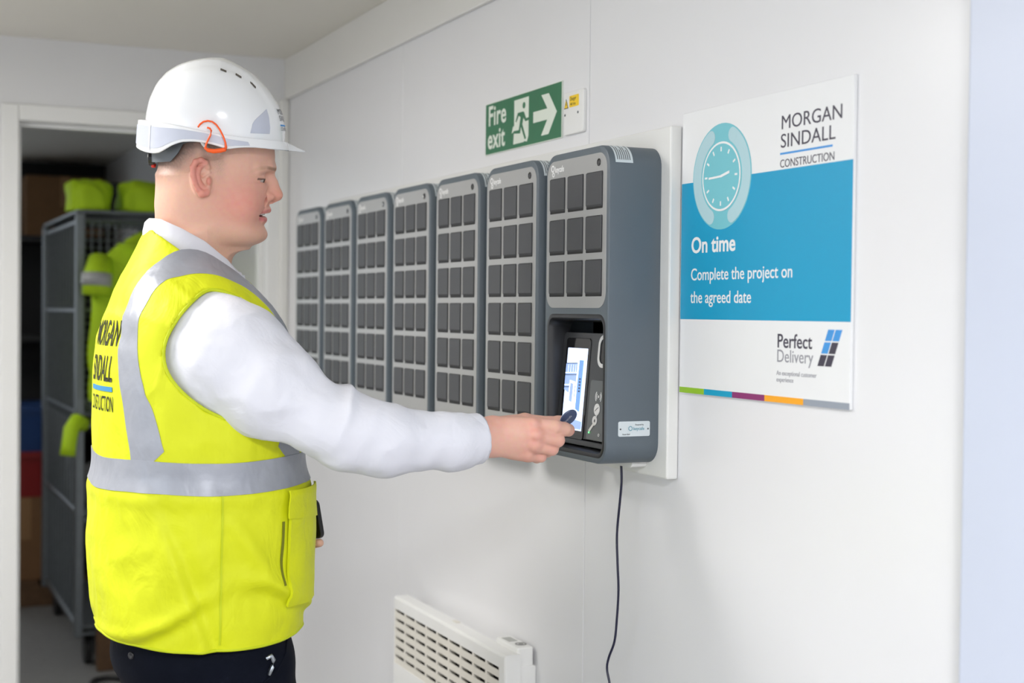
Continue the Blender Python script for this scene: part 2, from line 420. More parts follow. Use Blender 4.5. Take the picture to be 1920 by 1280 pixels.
# the lit display
m_disp = mat('lit_screen', (214, 228, 255), 0.25, var=0.01, emit=(206, 222, 255), estr=0.95)
m_disp_blue = mat('screen_blue', (120, 160, 214), 0.3, var=0.0, emit=(98, 148, 212), estr=0.7)
m_disp_light = mat('screen_light', (235, 243, 255), 0.3, var=0.0, emit=(240, 246, 255), estr=1.1)
m_disp_mid = mat('screen_steel', (150, 172, 214), 0.3, var=0.0, emit=(146, 172, 222), estr=0.75)
m_disp_dark = mat('screen_dark', (60, 72, 100), 0.3, var=0.0, emit=(64, 80, 112), estr=0.5)
SX0, SX1, SZ0, SZ1 = -0.0757, 0.0030, 0.049, 0.1965
disp = slab('display', SX0, SX1, SZ0, SZ1, 0.001, 0.0021, 0.0006, m_disp, t)
def dq(name, pts, m, off=0.0030):
    mbb = MB(); mbb.rings([[(p[0], slope_y(p[1]) - off, p[1]) for p in pts], [(p[0], slope_y(p[1]) - off + 0.0003, p[1]) for p in pts]])
    return mbb.build(name, m, disp)
dq('screen_title', rrect(-0.052, -0.012, 0.179, 0.187, 0.002, 3), m_disp_light)
dq('screen_picture', [(-0.0757, 0.168), (-0.030, 0.170), (-0.022, 0.105), (-0.0757, 0.120)], m_disp_mid)
dq('screen_picture', [(-0.024, 0.175), (-0.008, 0.175), (-0.010, 0.083), (-0.026, 0.088)], m_disp_blue)
dq('screen_picture', [(-0.030, 0.176), (-0.025, 0.176), (-0.027, 0.086), (-0.032, 0.088)], m_disp_light, 0.0032)
for k, z in enumerate((0.167, 0.150, 0.146, 0.128, 0.124)):
    dq('screen_picture', [(-0.0757, z), (-0.031, z + 0.002), (-0.031, z + 0.0032), (-0.0757, z + 0.0014)], m_disp_dark if k in (0, 2, 4) else m_disp_light, 0.0033)
for x in (-0.066, -0.056, -0.046, -0.037):
    dq('screen_picture', [(x, 0.152), (x + 0.0007, 0.152), (x + 0.0007, 0.166), (x, 0.166)], m_disp_light, 0.0033)
dq('screen_picture', [(-0.057, 0.096), (-0.036, 0.090), (-0.034, 0.136), (-0.055, 0.138)], m_disp_light, 0.0034)
dq('screen_picture', [(-0.052, 0.101), (-0.041, 0.098), (-0.040, 0.132), (-0.051, 0.133)], m_disp_mid, 0.0036)
for k in range(5):
    dq('screen_picture', [(-0.019, 0.118 + k * 0.0055), (-0.013, 0.118 + k * 0.0055), (-0.013, 0.121 + k * 0.0055), (-0.019, 0.121 + k * 0.0055)], m_disp_dark, 0.0035)
dq('screen_picture', [(-0.0757, 0.052), (0.0025, 0.052), (0.0025, 0.066), (-0.0757, 0.072)], m_disp_mid, 0.0028)
# white finger grip on the right and the reader panel below it
gp = MB()
gz0, gz1, gx0, gx1 = 0.1645, 0.222, 0.0415, 0.083
o1 = rrect(gx0, gx1, gz0, gz1, 0.018, 8); o2 = rrect(gx0 + 0.007, gx1 - 0.007, gz0 + 0.007, gz1 - 0.007, 0.012, 8)
n = len(o1); v = []; f = []
for k in range(n):
    for (p, dy) in ((o1[k], -0.001), (o2[k], -0.001)): v.append((p[0], slope_y(p[1]) + dy - 0.0014, p[1]))
for k in range(n):
    j = (k + 1) % n; f.append((2 * k, 2 * j, 2 * j + 1, 2 * k + 1))
gp.add(v, f); gp.build('light_ring', m_white_print, t)
slab('scanner_window', gx0 + 0.008, gx1 - 0.008, gz0 + 0.008, gz1 - 0.008, 0.010, 0.0008, 0.002, m_screenglass, t)
rd = slab('reader_panel', 0.0225, 0.0930, 0.0370, 0.1420, 0.005, 0.0014, 0.003, m_nfc, t)
def rq(name, pts, m=m_white_print, off=0.0024):
    mbb = MB(); mbb.rings([[(p[0], slope_y(p[1]) - off, p[1]) for p in pts], [(p[0], slope_y(p[1]) - off + 0.0006, p[1]) for p in pts]])
    return mbb.build(name, m, rd)
def rarc(cx, cz, r0, r1, a0, a1, n=14):
    return [(cx + r1 * math.cos(a), cz + r1 * math.sin(a)) for a in np.linspace(a0, a1, n)] + [(cx + r0 * math.cos(a), cz + r0 * math.sin(a)) for a in np.linspace(a1, a0, n)]
px, pz = 0.058, 0.114
for s in (0, math.pi):
    rq('reader_symbol', rarc(px, pz, 0.0062, 0.0078, s - 0.75, s + 0.75)); rq('reader_symbol', rarc(px, pz, 0.0100, 0.0118, s - 0.80, s + 0.80))
rq('reader_symbol', rarc(px, pz, 0.0, 0.0025, 0, 6.28))
rq('reader_symbol', disc_pts(px - 0.002, pz - 0.0225, 0.0105, 20))
rq('reader_symbol', [(px - 0.008, pz - 0.026), (px - 0.002, pz - 0.022), (px + 0.004, pz - 0.019), (px + 0.004, pz - 0.0182), (px - 0.003, pz - 0.0212), (px - 0.008, pz - 0.0252)], m_nfc, 0.0030)
rq('reader_symbol', rarc(px - 0.007, pz - 0.0425, 0.0030, 0.0085, 0, 2 * math.pi, 22))
rq('reader_symbol', [(px - 0.0125, pz - 0.0475), (px - 0.0085, pz - 0.0500), (px - 0.0235, pz - 0.0640), (px - 0.0270, pz - 0.0600)])
rq('reader_symbol', [(px - 0.003, pz - 0.032), (px + 0.001, pz - 0.032), (px - 0.002, pz - 0.037), (px - 0.005, pz - 0.036)])
m_led = mat('green_led', (120, 240, 140), 0.3, var=0.0, emit=(90, 255, 120), estr=2.5)
rq('status_light', disc_pts(0.034, 0.0500, 0.0017, 12), m_led, 0.0028)
rq('reader_symbol', rarc(0.070, 0.0480, 0.0018, 0.0027, 0, 2 * math.pi, 12))
# maker's plate on the right side of the case (no code printed)
sp = MB(); sp.rings([[(HW + dx, p[0], p[1]) for p in rrect(0.0228 + i, 0.0848 - i, 0.0492 + i, 0.0752 - i, 0.003, 4)] for dx, i in ((0.0, 0.0), (0.0008, 0.0), (0.0012, 0.0004))])
spo = sp.build('maker_plate', m_label, t)
for yy in (0.0268, 0.0808):
    c = MB(); c.rings([[(HW + dx, yy + 0.0015 * math.cos(a), 0.062 + 0.0015 * math.sin(a)) for a in np.linspace(0, 2 * math.pi, 10, endpoint=False)] for dx in (0.0010, 0.0019)]); c.build('screw', m_ink, spo)
def side_text(s, size, yy, zz, m, bold=0.0):
    o = text(s, 'plate_print', size, m, spo, 0, 0, 0, sx=0.9, bold=bold)
    me = o.data; nv = len(me.vertices); a = np.empty(nv * 3, np.float32); me.vertices.foreach_get('co', a); a = a.reshape(-1, 3)
    me.vertices.foreach_set('co', np.stack([HW + 0.0014 - a[:, 1], yy + a[:, 0], zz + a[:, 2]], 1).ravel().astype(np.float32)); me.update(); fix_normals(me)
m_teal_print = mat('teal_print', (110, 160, 176), 0.5, var=0.0)
side_text('keycafe', 0.0080, 0.0520, 0.0600, m_teal_print, 0.0001)
side_text('Powered by', 0.0038, 0.0555, 0.0680, m_ink)
side_text('Asset label', 0.0038, 0.0305, 0.0520, m_ink)
c = MB(); ring = []
for r in (0.0028, 0.0042): ring.append([(HW + 0.0016, 0.0462 + r * math.cos(a), 0.0630 + r * math.sin(a)) for a in np.linspace(0, 2 * math.pi, 18, endpoint=False)])
c.rings(ring, False, False); c.build('plate_print', m_teal_print, spo)
# mounting bracket rim under the case
br = MB(); rplate(br, -0.095, 0.085, -0.010, 0.02, 0.009, 0.072, LBACK - LD - 0.0005); br.build('mounting_bracket', m_board, t)

# power lead
cab = []
pts = [(-2.212, 1.225, 1.186), (-2.2115, 1.226, 1.150), (-2.221, 1.228, 1.110), (-2.233, 1.23, 1.055), (-2.230, 1.23, 1.005), (-2.227, 1.231, 0.955), (-2.233, 1.232, 0.905), (-2.241, 1.232, 0.86), (-2.262, 1.232, 0.825), (-2.268, 1.232, 0.803), (-2.258, 1.233, 0.775), (-2.235, 1.235, 0.70), (-2.225, 1.24, 0.60), (-2.24, 1.24, 0.45), (-2.23, 1.245, 0.30), (-2.26, 1.25, 0.12), (-2.30, 1.24, 0.02), (-2.45, 1.20, 0.004), (-2.7, 1.19, 0.004)]
P4 = [Vector(p) for p in pts]
for i in range(len(P4) - 1):
    a, b, c, d = P4[max(i - 1, 0)], P4[i], P4[i + 1], P4[min(i + 2, len(P4) - 1)]
    for k in range(6):
        u = k / 6
        cab.append(0.5 * ((2 * b) + (c - a) * u + (2 * a - 5 * b + 4 * c - d) * u * u + (3 * b - a - 3 * c + d) * u ** 3))
cab.append(P4[-1])
cb = MB(); cb.tube(cab, 0.0022, 8)
tag(cb.build('power_cable', mat('navy_cable', (32, 32, 58), 0.4, var=0.02), smooth=True), 'thin navy power cable hanging from the touchscreen locker', 'cable')
# ============================================================ SIGNS, POSTER, SPUR BOX
m_green = mat('safety_green', (44, 112, 76), 0.45, var=0.02)
m_glow = mat('photoluminescent_white', (224, 232, 220), 0.5, var=0.01)
sx0, sx1, sz0, sz1 = -2.9417, -2.5588, 1.8004, 1.9144
cx = (sx0 + sx1) / 2; W = sx1 - sx0; H = sz1 - sz0
fs = tag(empty('fire_exit_sign', (cx, WY, sz0)), 'green and white fire exit sign with running figure and arrow', 'sign')
MB().box(-W / 2, W / 2, -0.0030, -0.0002, 0, H).build('board', m_glow, fs)
MB().box(-W / 2 + 0.0015, W / 2 - 0.0015, -0.0034, -0.0029, 0.0015, H - 0.0015).build('green_ground', m_green, fs)
yb, yt = -0.0030, -0.0038
def fsq(px, py):      # sign pixels (0..1 across, 0..1 up) to local metres
    return (-W / 2 + px * W, py * H)
def shape(name, pts, m, parent, dy=0.0):
    mb = MB(); poly(mb, [fsq(*p) for p in pts], yt - dy, yb); return mb.build(name, m, parent)
text('Fire', 'lettering', 0.061, m_glow, fs, -W / 2 + 0.015, 0.0645, -0.0036, sx=0.98, bold=0.0012, space=1.05)
text('exit', 'lettering', 0.061, m_glow, fs, -W / 2 + 0.013, 0.0135, -0.0036, sx=0.95, bold=0.0012, space=1.05)
shape('arrow', [(0.655, 0.385), (0.655, 0.585), (0.83, 0.585), (0.755, 0.85), (0.845, 0.85), (0.945, 0.485), (0.845, 0.12), (0.755, 0.12), (0.83, 0.385)], m_glow, fs)
shape('doorway', [(0.405, 0.905), (0.595, 0.905), (0.595, 0.18), (0.575, 0.08), (0.545, 0.10), (0.525, 0.085), (0.395, 0.085), (0.405, 0.33), (0.373, 0.30), (0.390, 0.42), (0.405, 0.43)], m_glow, fs)
run = MB()
for pts in ([(0.535 + 0.018 * math.cos(a), 0.765 + 0.060 * math.sin(a)) for a in np.linspace(0, 2 * math.pi, 16, endpoint=False)],
            [(0.455, 0.655), (0.525, 0.655), (0.537, 0.640), (0.563, 0.515), (0.596, 0.520), (0.596, 0.470), (0.555, 0.462), (0.528, 0.540), (0.515, 0.420), (0.565, 0.150), (0.552, 0.130), (0.545, 0.145), (0.497, 0.385), (0.487, 0.262), (0.405, 0.285), (0.398, 0.335), (0.470, 0.330), (0.492, 0.560), (0.468, 0.600), (0.435, 0.490), (0.425, 0.500)]):
    poly(run, [fsq(*p) for p in pts], yt - 0.0003, yt + 0.0001)
run.build('running_figure', m_green, fs)

m_spur = mat('white_plastic', (234, 234, 232), 0.3, var=0.008)
m_yel = mat('warning_yellow', (246, 206, 28), 0.45, var=0.01)
m_blk = mat('black_print', (40, 40, 44), 0.5, var=0.0)
sb = tag(empty('fused_spur_box', (-2.500, WY, 1.8015)), 'white electrical spur box with yellow danger label beside the exit sign', 'electrical box')
mb = MB(); rplate(mb, -0.0425, 0.0425, 0, 0.0845, 0.005, -0.0070, -0.0003, 0.002, 4); b = mb.build('box', m_spur, sb); finish_smooth(b, 50)
mb = MB(); poly(mb, [(-0.040, 0.0525), (-0.022, 0.0525), (-0.031, 0.0715)], -0.0076, -0.0068); tr = mb.build('warning_triangle', m_blk, sb)
mb = MB(); poly(mb, [(-0.0380, 0.0538), (-0.0240, 0.0538), (-0.0310, 0.0688)], -0.0079, -0.0075); mb.build('triangle_fill', m_yel, tr)
mb = MB(); poly(mb, [(-0.0300, 0.0645), (-0.0327, 0.0600), (-0.0308, 0.0600), (-0.0322, 0.0552), (-0.0292, 0.0610), (-0.0311, 0.0610)], -0.0082, -0.0078); mb.build('bolt_symbol', m_blk, tr)
mb = MB(); rplate(mb, -0.0170, 0.0235, 0.0530, 0.0755, 0.002, -0.0076, -0.0068); lb = mb.build('danger_label', m_yel, sb)
text('Danger', 'lettering', 0.0105, m_blk, lb, -0.0140, 0.0660, -0.0076, sx=0.85)
text('400 Volts', 'lettering', 0.0070, m_blk, lb, -0.0125, 0.0565, -0.0076, sx=0.85)
for x in (-0.036, 0.020):
    mb = MB(); mb.rings([[(p[0], y, p[1]) for p in disc_pts(x, 0.040, r, 12)] for y, r in ((-0.0068, 0.0026), (-0.0076, 0.0026), (-0.0072, 0.0018))]); mb.build('screw', m_ink, sb)

# ---------------------------------------------------------------- poster
m_post = mat('poster_white', (236, 237, 238), 0.4, var=0.006)
m_teal = mat('poster_teal', (0, 156, 200), 0.42, var=0.012, nscale=6)
m_clock = mat('clock_teal', (118, 196, 208), 0.42, var=0.008)
m_clock_l = mat('clock_pale', (178, 212, 220), 0.42, var=0.008)
m_char = mat('charcoal_print', (62, 58, 74), 0.5, var=0.0)
m_sky = mat('sky_blue_print', (64, 150, 220), 0.5, var=0.0)
m_greyp = mat('grey_print', (148, 148, 156), 0.5, var=0.0)
X0, X1, Z0, Z1 = -2.0895, -1.6290, 1.3167, 1.7900
po = tag(empty('safety_poster', (X0, WY, Z0)), 'white and teal On time poster with a clock, on the white wall', 'poster')
PW, PH = X1 - X0, Z1 - Z0
MB().box(0, PW, -0.0060, -0.0003, 0, PH).build('board', m_post, po, bevel=0.0006, bseg=1)
p0 = -0.0060
def pq(name, pts, m, layer=1, parent=po):
    mb = MB(); poly(mb, pts, p0 - 0.0003 * layer, p0 - 0.0003 * layer + 0.0003); return mb.build(name, m, parent)
pq('teal_field', [(0, 0.1246), (PW, 0.1246), (PW, 0.3540), (0, 0.3540)], m_teal)
ccx, ccz, cr = 0.1225, 0.3575, 0.0862
ck = pq('clock_dial', disc_pts(ccx, ccz, cr, 48), m_clock, 2)
for a0 in (0.0, math.pi):
    mb = MB(); arc_band(mb, ccx, ccz, cr * 0.70, cr * 0.975, a0 - 1.12, a0 + 1.12, p0 - 0.0009, p0 - 0.0006, 30); mb.build('bezel', m_clock_l, ck)
for a0 in (0.0, math.pi):
    for s in (-1.12, 1.12):
        pq('bezel', disc_pts(ccx + cr * 0.8375 * math.cos(a0 + s), ccz + cr * 0.8375 * math.sin(a0 + s), cr * 0.1375, 16), m_clock_l, 3.4, ck)
pq('dial_ring', disc_pts(ccx, ccz, cr * 0.655, 48), m_white_print, 4, ck)
pq('dial_face', disc_pts(ccx, ccz, cr * 0.615, 48), m_clock, 5, ck)
for k in range(12):
    a = k * math.pi / 6; r0 = cr * 0.47; r1 = cr * 0.555; wd = 0.0016
    ux, uz = math.cos(a), math.sin(a)
    pq('hour_mark', [(ccx + ux * r0 - uz * wd, ccz + uz * r0 + ux * wd), (ccx + ux * r1 - uz * wd, ccz + uz * r1 + ux * wd), (ccx + ux * r1 + uz * wd, ccz + uz * r1 - ux * wd), (ccx + ux * r0 + uz * wd, ccz + uz * r0 - ux * wd)], m_white_print, 6, ck)
for a, ln, wd in ((math.radians(182), 0.036, 0.0017), (math.radians(12), 0.026, 0.0021)):
    ux, uz = math.cos(a), math.sin(a)
    pq('clock_hand', [(ccx - uz * wd, ccz + ux * wd), (ccx + ux * ln - uz * wd, ccz + uz * ln + ux * wd), (ccx + ux * ln + uz * wd, ccz + uz * ln - ux * wd), (ccx + uz * wd, ccz - ux * wd)], m_white_print, 7, ck)
ty = p0 - 0.0006
text('On time', 'lettering', 0.0370, m_white_print, po, 0.0330, 0.2360, ty, sx=1.06, bold=0.0008)
text('Complete the project on', 'lettering', 0.0285, m_white_print, po, 0.0325, 0.1900, ty, sx=1.00, bold=0.00015)
text('the agreed date', 'lettering', 0.0285, m_white_print, po, 0.0325, 0.1520, ty, sx=1.00, bold=0.00015)
text('MORGAN', 'lettering', 0.0300, m_char, po, 0.2850, 0.4150, p0 - 0.0002, sx=1.15)
text('SINDALL', 'lettering', 0.0300, m_char, po, 0.2845, 0.3870, p0 - 0.0002, sx=1.16)
pq('underline', [(0.2845, 0.3765), (0.4130, 0.3765), (0.4130, 0.3795), (0.2845, 0.3795)], m_sky)
text('CONSTRUCTION', 'lettering', 0.0175, m_char, po, 0.2840, 0.3570, p0 - 0.0002, sx=0.98)
text('Perfect', 'lettering', 0.0300, m_char, po, 0.2830, 0.0840, p0 - 0.0002, sx=1.02, bold=0.0003)
text('Delivery', 'lettering', 0.0275, m_greyp, po, 0.2825, 0.0620, p0 - 0.0002, sx=0.98)
text('An exceptional customer', 'lettering', 0.0100, m_greyp, po, 0.2830, 0.0420, p0 - 0.0002, sx=0.98)
text('experience', 'lettering', 0.0100, m_greyp, po, 0.2830, 0.0320, p0 - 0.0002, sx=0.98)
for r in range(3):
    for c in range(2):
        bx = 0.3850 + c * 0.0175 + r * 0.0085; bz = 0.0595 + r * 0.0185
        sk = 0.0075
        pq('emblem_block', [(bx, bz), (bx + 0.0150, bz), (bx + 0.0150 + sk, bz + 0.0165), (bx + sk, bz + 0.0165)], m_sky if (r == 2 or (r == 1 and c == 0)) else m_char)
bars = [(0.0, 0.078, (150, 198, 40)), (0.078, 0.162, (0, 160, 200)), (0.162, 0.252, (140, 44, 110)), (0.252, 0.352, (250, 170, 30)), (0.352, PW, (150, 158, 170))]
for i, (a, b, c) in enumerate(bars):
    pq('colour_bar', [(a, 0.0), (b, 0.0), (b, 0.0095), (a, 0.0095)], mat('poster_bar_%d' % i, c, 0.45, var=0.01))
# ============================================================ PANEL HEATER
m_heat = mat('heater_white_enamel', (236, 236, 234), 0.35, var=0.008)
m_grille = mat('heater_cream_louvre', (226, 222, 212), 0.4, var=0.01)
m_dark = mat('heater_inside', (18, 16, 14), 0.9, var=0.03)
hx0, hx1 = -3.317, -2.648
ht = tag(empty('panel_heater', ((hx0 + hx1) / 2, WY, 0.32)), 'white wall-mounted panel heater with louvred grille and small control box', 'heater')
hw = (hx1 - hx0) / 2; zt = 0.744 - 0.32
yf, yk = 1.200 - WY, 1.236 - WY
body = MB()
# casing: a shallow box open at the grille window
gx0, gx1, gz0, gz1 = -hw + 0.004, hw - 0.028, zt - 0.165, zt - 0.030
body.box(-hw, hw, yf, yk, gz1, zt); body.box(-hw, hw, yf, yk, 0.0, gz0)
body.box(-hw, gx0, yf, yk, gz0, gz1); body.box(gx1, hw, yf, yk, gz0, gz1)
hb = body.build('casing', m_heat, ht)
bmx = bmesh.new(); bmx.from_mesh(hb.data)
es = [e for e in bmx.edges if abs(e.verts[0].co.x - hw) < 1e-5 and abs(e.verts[1].co.x - hw) < 1e-5 and abs(e.verts[0].co.y - yf) < 1e-5 and abs(e.verts[1].co.y - yf) < 1e-5]
es += [e for e in bmx.edges if e.verts[0].co.z > zt - 1e-5 and e.verts[1].co.z > zt - 1e-5 and abs(e.verts[0].co.y - yf) < 1e-5 and abs(e.verts[1].co.y - yf) < 1e-5 and e not in es]
bmesh.ops.bevel(bmx, geom=es, offset=0.006, segments=3, affect='EDGES', profile=0.5); bmx.to_mesh(hb.data); bmx.free()
MB().box(gx0, gx1, yf + 0.016, yf + 0.018, gz0, gz1).build('grille_back', m_dark, ht)
nr, ncol = 6, 9
ph = (gz1 - gz0) / nr; pwid = (gx1 - gx0) / ncol
sl = MB(); rings = []
for x in (-pwid / 2 + 0.004, pwid / 2 - 0.004):
    rings.append([(x, -0.0000, 0.0), (x, 0.0, ph * 0.66), (x, 0.002, ph * 0.66), (x, 0.0035, ph * 0.40), (x, 0.0035, 0.0)])
sl.rings(rings)
SLAT = bpy.data.meshes.new('louvre'); SLAT.from_pydata(sl.v, [], sl.f); SLAT.update(); fix_normals(SLAT); SLAT.materials.append(m_grille)
for r in range(nr):
    for c in range(ncol):
        link('louvre', SLAT, None, ht, (gx0 + (c + 0.5) * pwid, yf + 0.0012, gz0 + r * ph))
for c in range(ncol + 1):
    x = gx0 + c * pwid
    MB().box(x - 0.0045, x + 0.0045, yf + 0.0008, yf + 0.016, gz0, gz1).build('grille_bar', m_grille, ht)
MB().box(-hw + 0.03, hw - 0.006, yk, -0.0005, 0.02, zt - 0.027).build('rear_body', m_heat, ht, bevel=0.002)
cbx = MB(); cbx.box(hw - 0.118, hw - 0.008, yk - 0.004, -0.006, zt - 0.060, zt + 0.012); co = cbx.build('control_box', m_heat, ht, bevel=0.004)
MB().box(hw - 0.104, hw - 0.066, yk + 0.003, -0.016, zt + 0.0118, zt + 0.0126).build('control_display', mat('lcd_grey', (168, 170, 164), 0.3, var=0.02), co)
for r0, r1, m_, h_ in ((0.0085, 0.0125, mat('dial_grey', (140, 140, 138), 0.4, var=0.01), 0.0008), (0.0, 0.0050, mat('dial_button', (150, 150, 148), 0.4, var=0.01), 0.0012)):
    d = MB(); cxx, cyy = hw - 0.038, (yk - 0.006) / 2 + 0.001
    an = np.linspace(0, 2 * math.pi, 24, endpoint=False)
    if r0 > 0: d.rings([[(cxx + r0 * math.cos(a), cyy + r0 * math.sin(a), zt + 0.012 + h_) for a in an], [(cxx + r1 * math.cos(a), cyy + r1 * math.sin(a), zt + 0.012 + h_) for a in an], [(cxx + r1 * math.cos(a), cyy + r1 * math.sin(a), zt + 0.0118) for a in an]], False, False)
    else: d.rings([[(cxx + r1 * math.cos(a), cyy + r1 * math.sin(a), zz) for a in an] for zz in (zt + 0.0118, zt + 0.012 + h_)])
    d.build('control_dial', m_, co)
MB().box(-0.012, 0.012, yk - 0.012, yk - 0.001, zt, zt + 0.0022).build('top_catch', m_grille, ht, bevel=0.0008)
# ============================================================ THE STOREROOM BEYOND THE DOORWAY
rng = np.random.default_rng(4)
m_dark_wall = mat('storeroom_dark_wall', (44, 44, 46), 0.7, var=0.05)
m_galv = mat('galvanised_steel', (118, 124, 128), 0.4, metal=0.6, var=0.06, nscale=40)
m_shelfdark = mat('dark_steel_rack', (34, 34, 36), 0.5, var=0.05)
m_card = mat('brown_cardboard', (126, 92, 60), 0.8, var=0.06, nscale=14)
m_tape = mat('parcel_tape', (150, 112, 72), 0.4, var=0.03)
m_hiviz = mat('hi_vis_yellow_green', (188, 226, 26), 0.7, var=0.03, bump=0.1, bscale=500)
m_silver = mat('silver_tape', (176, 178, 178), 0.35, var=0.03)
m_crate = mat('black_crate', (26, 26, 28), 0.5, var=0.04)
m_bluebin = mat('blue_plastic', (24, 62, 118), 0.45, var=0.04)
m_redbin = mat('red_plastic', (140, 24, 26), 0.45, var=0.04)
m_timber = mat('weathered_timber', (98, 72, 48), 0.75, var=0.15, nscale=25)
SR = -8.5
VY0, VY1, VZ0, VZ1 = -0.95, 0.12, 0.85, 2.22
bw = MB(); bw.box(SR - 0.1, SR, -1.4, VY0, 0, CEIL); bw.box(SR - 0.1, SR, VY1, WY, 0, CEIL); bw.box(SR - 0.1, SR, VY0, VY1, 0, VZ0); bw.box(SR - 0.1, SR, VY0, VY1, VZ1, CEIL)
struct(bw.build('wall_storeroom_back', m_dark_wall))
w2 = struct(empty('window_2', (SR - 0.05, (VY0 + VY1) / 2, VZ0)))
vh = (VY1 - VY0) / 2; vz = VZ1 - VZ0
for a, b, c, d in ((-vh, -vh + 0.05, 0, vz), (vh - 0.05, vh, 0, vz), (-vh, vh, 0, 0.05), (-vh, vh, vz - 0.05, vz), (-0.03, 0.03, 0.05, vz - 0.05)):
    MB().box(-0.03, 0.03, a, b, c, d).build('window_frame', m_frame, w2, bevel=0.004)
for a, b in ((-vh + 0.05, -0.03), (0.03, vh - 0.05)):
    MB().box(-0.003, 0.003, a, b, 0.05, vz - 0.05).build('pane', m_glass, w2)
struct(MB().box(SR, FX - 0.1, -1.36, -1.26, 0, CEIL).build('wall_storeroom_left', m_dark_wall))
struct(MB().box(-5.32, -5.22, 0.0, WY, CEIL - 0.09, CEIL - 0.0005).build('trim_3', m_trim, bevel=0.01))

# roll cage
cg = tag(empty('roll_cage', (-5.9, 0.775, 0)), 'galvanised mesh roll cage standing behind the doorway', 'roll cage')
Lc, Wc, Hc = 1.15, 0.44, 1.83
for x in (0, -Lc):
    for y in (0.0, Wc):
        MB().box(x - 0.045, x, y, y + 0.035, 0.12, Hc).build('post', m_galv, cg, bevel=0.006)
for z in (0.16, 0.62, 1.02, 1.44, Hc - 0.03):
    MB().tube([(-0.02, 0.02, z), (-Lc + 0.02, 0.02, z)], 0.010, 6).build('rail', m_galv, cg)
    MB().tube([(-0.02, 0.02, z), (-0.02, Wc, z)], 0.010, 6).build('rail', m_galv, cg)
for k in range(1, 12):
    MB().tube([(-k * Lc / 12, 0.02, 0.16), (-k * Lc / 12, 0.02, Hc - 0.03)], 0.007, 6).build('side_bar', m_galv, cg)
mw = MB()
for k in range(1, 14): mw.tube([(-0.02, k * Wc / 14, 1.02), (-0.02, k * Wc / 14, Hc - 0.03)], 0.0028, 5)
for k in range(1, 26): mw.tube([(-0.02, 0.02, 1.02 + k * 0.0305), (-0.02, Wc, 1.02 + k * 0.0305)], 0.0028, 5)
tag(mw.build('wire_mesh', m_galv, cg), kind='stuff')
for z in (0.14, 0.60, 0.98):
    MB().box(-Lc, 0, 0.02, Wc, z - 0.012, z).build('shelf', m_galv, cg, bevel=0.003)
for x in (-0.08, -Lc + 0.08):
    for y in (0.06, Wc - 0.04):
        w_ = MB(); w_.rings([[(x + 0.06 * math.cos(a), y + dy, 0.06 + 0.06 * math.sin(a)) for a in np.linspace(0, 2 * math.pi, 18, endpoint=False)] for dy in (-0.015, 0.015)])
        w_.build('castor', m_shelfdark, cg, bevel=0.004)

def crumple(name, size, seed, m, loc, parent=None, flat=0.5, sub=4):
    """folded cloth heap: an icosphere pushed about by sums of directional waves"""
    bm = bmesh.new(); bmesh.ops.create_icosphere(bm, subdivisions=sub, radius=1.0)
    r = np.random.default_rng(seed); ks = r.normal(size=(9, 3)) * 3.2; ph = r.uniform(0, 6.28, 9)
    for v in bm.verts:
        d = np.array(v.co); s = sum(np.sin(ks[i] @ d + ph[i]) for i in range(9)) / 9
        s2 = abs(math.sin(4 * d[0] + 3 * d[1] + ph[0])) * 0.10
        q = np.sign(d) * np.abs(d) ** 0.75 * (1 + 0.28 * s + s2)
        z = q[2] * size[2]
        v.co = (q[0] * size[0], q[1] * size[1], max(z, -flat * size[2]))
    me = bpy.data.meshes.new(name); bm.to_mesh(me); bm.free()
    zmin = min(v.co.z for v in me.vertices)
    for v in me.vertices: v.co.z -= zmin
    me.polygons.foreach_set('use_smooth', [True] * len(me.polygons))
    return link(name, me, m, parent, loc)

# heap of hi-vis jackets on top of the cage, black tool case behind them
MB().box(-Lc, 0, 0.0, Wc + 0.03, Hc, Hc + 0.012).build('top_shelf', m_galv, cg, bevel=0.003)
tcs = tag(empty('tool_case', (-6.42, 1.05, Hc + 0.0125)), 'black tool case lying on top of the roll cage', 'case')
MB().box(-0.16, 0.16, -0.13, 0.16, 0, 0.11).build('case', m_crate, tcs, bevel=0.012)
MB().box(-0.165, 0.165, -0.135, 0.165, 0.11, 0.145).build('lid', m_shelfdark, tcs, bevel=0.008)
for k, (x, y) in enumerate(((-6.02, 0.835), (-6.02, 1.055))):
    o = crumple('hi_vis_jacket', (0.11, 0.082 + 0.02 * k, 0.085), 20 + k, m_hiviz, (x, y, Hc + 0.0125))
    tag(o, ['crumpled yellow hi-vis jacket on the cage top above the coat hung in front', 'crumpled yellow hi-vis jacket on the cage top nearest the storeroom wall'][k], 'jacket', 'hi-vis clothing in the storeroom')

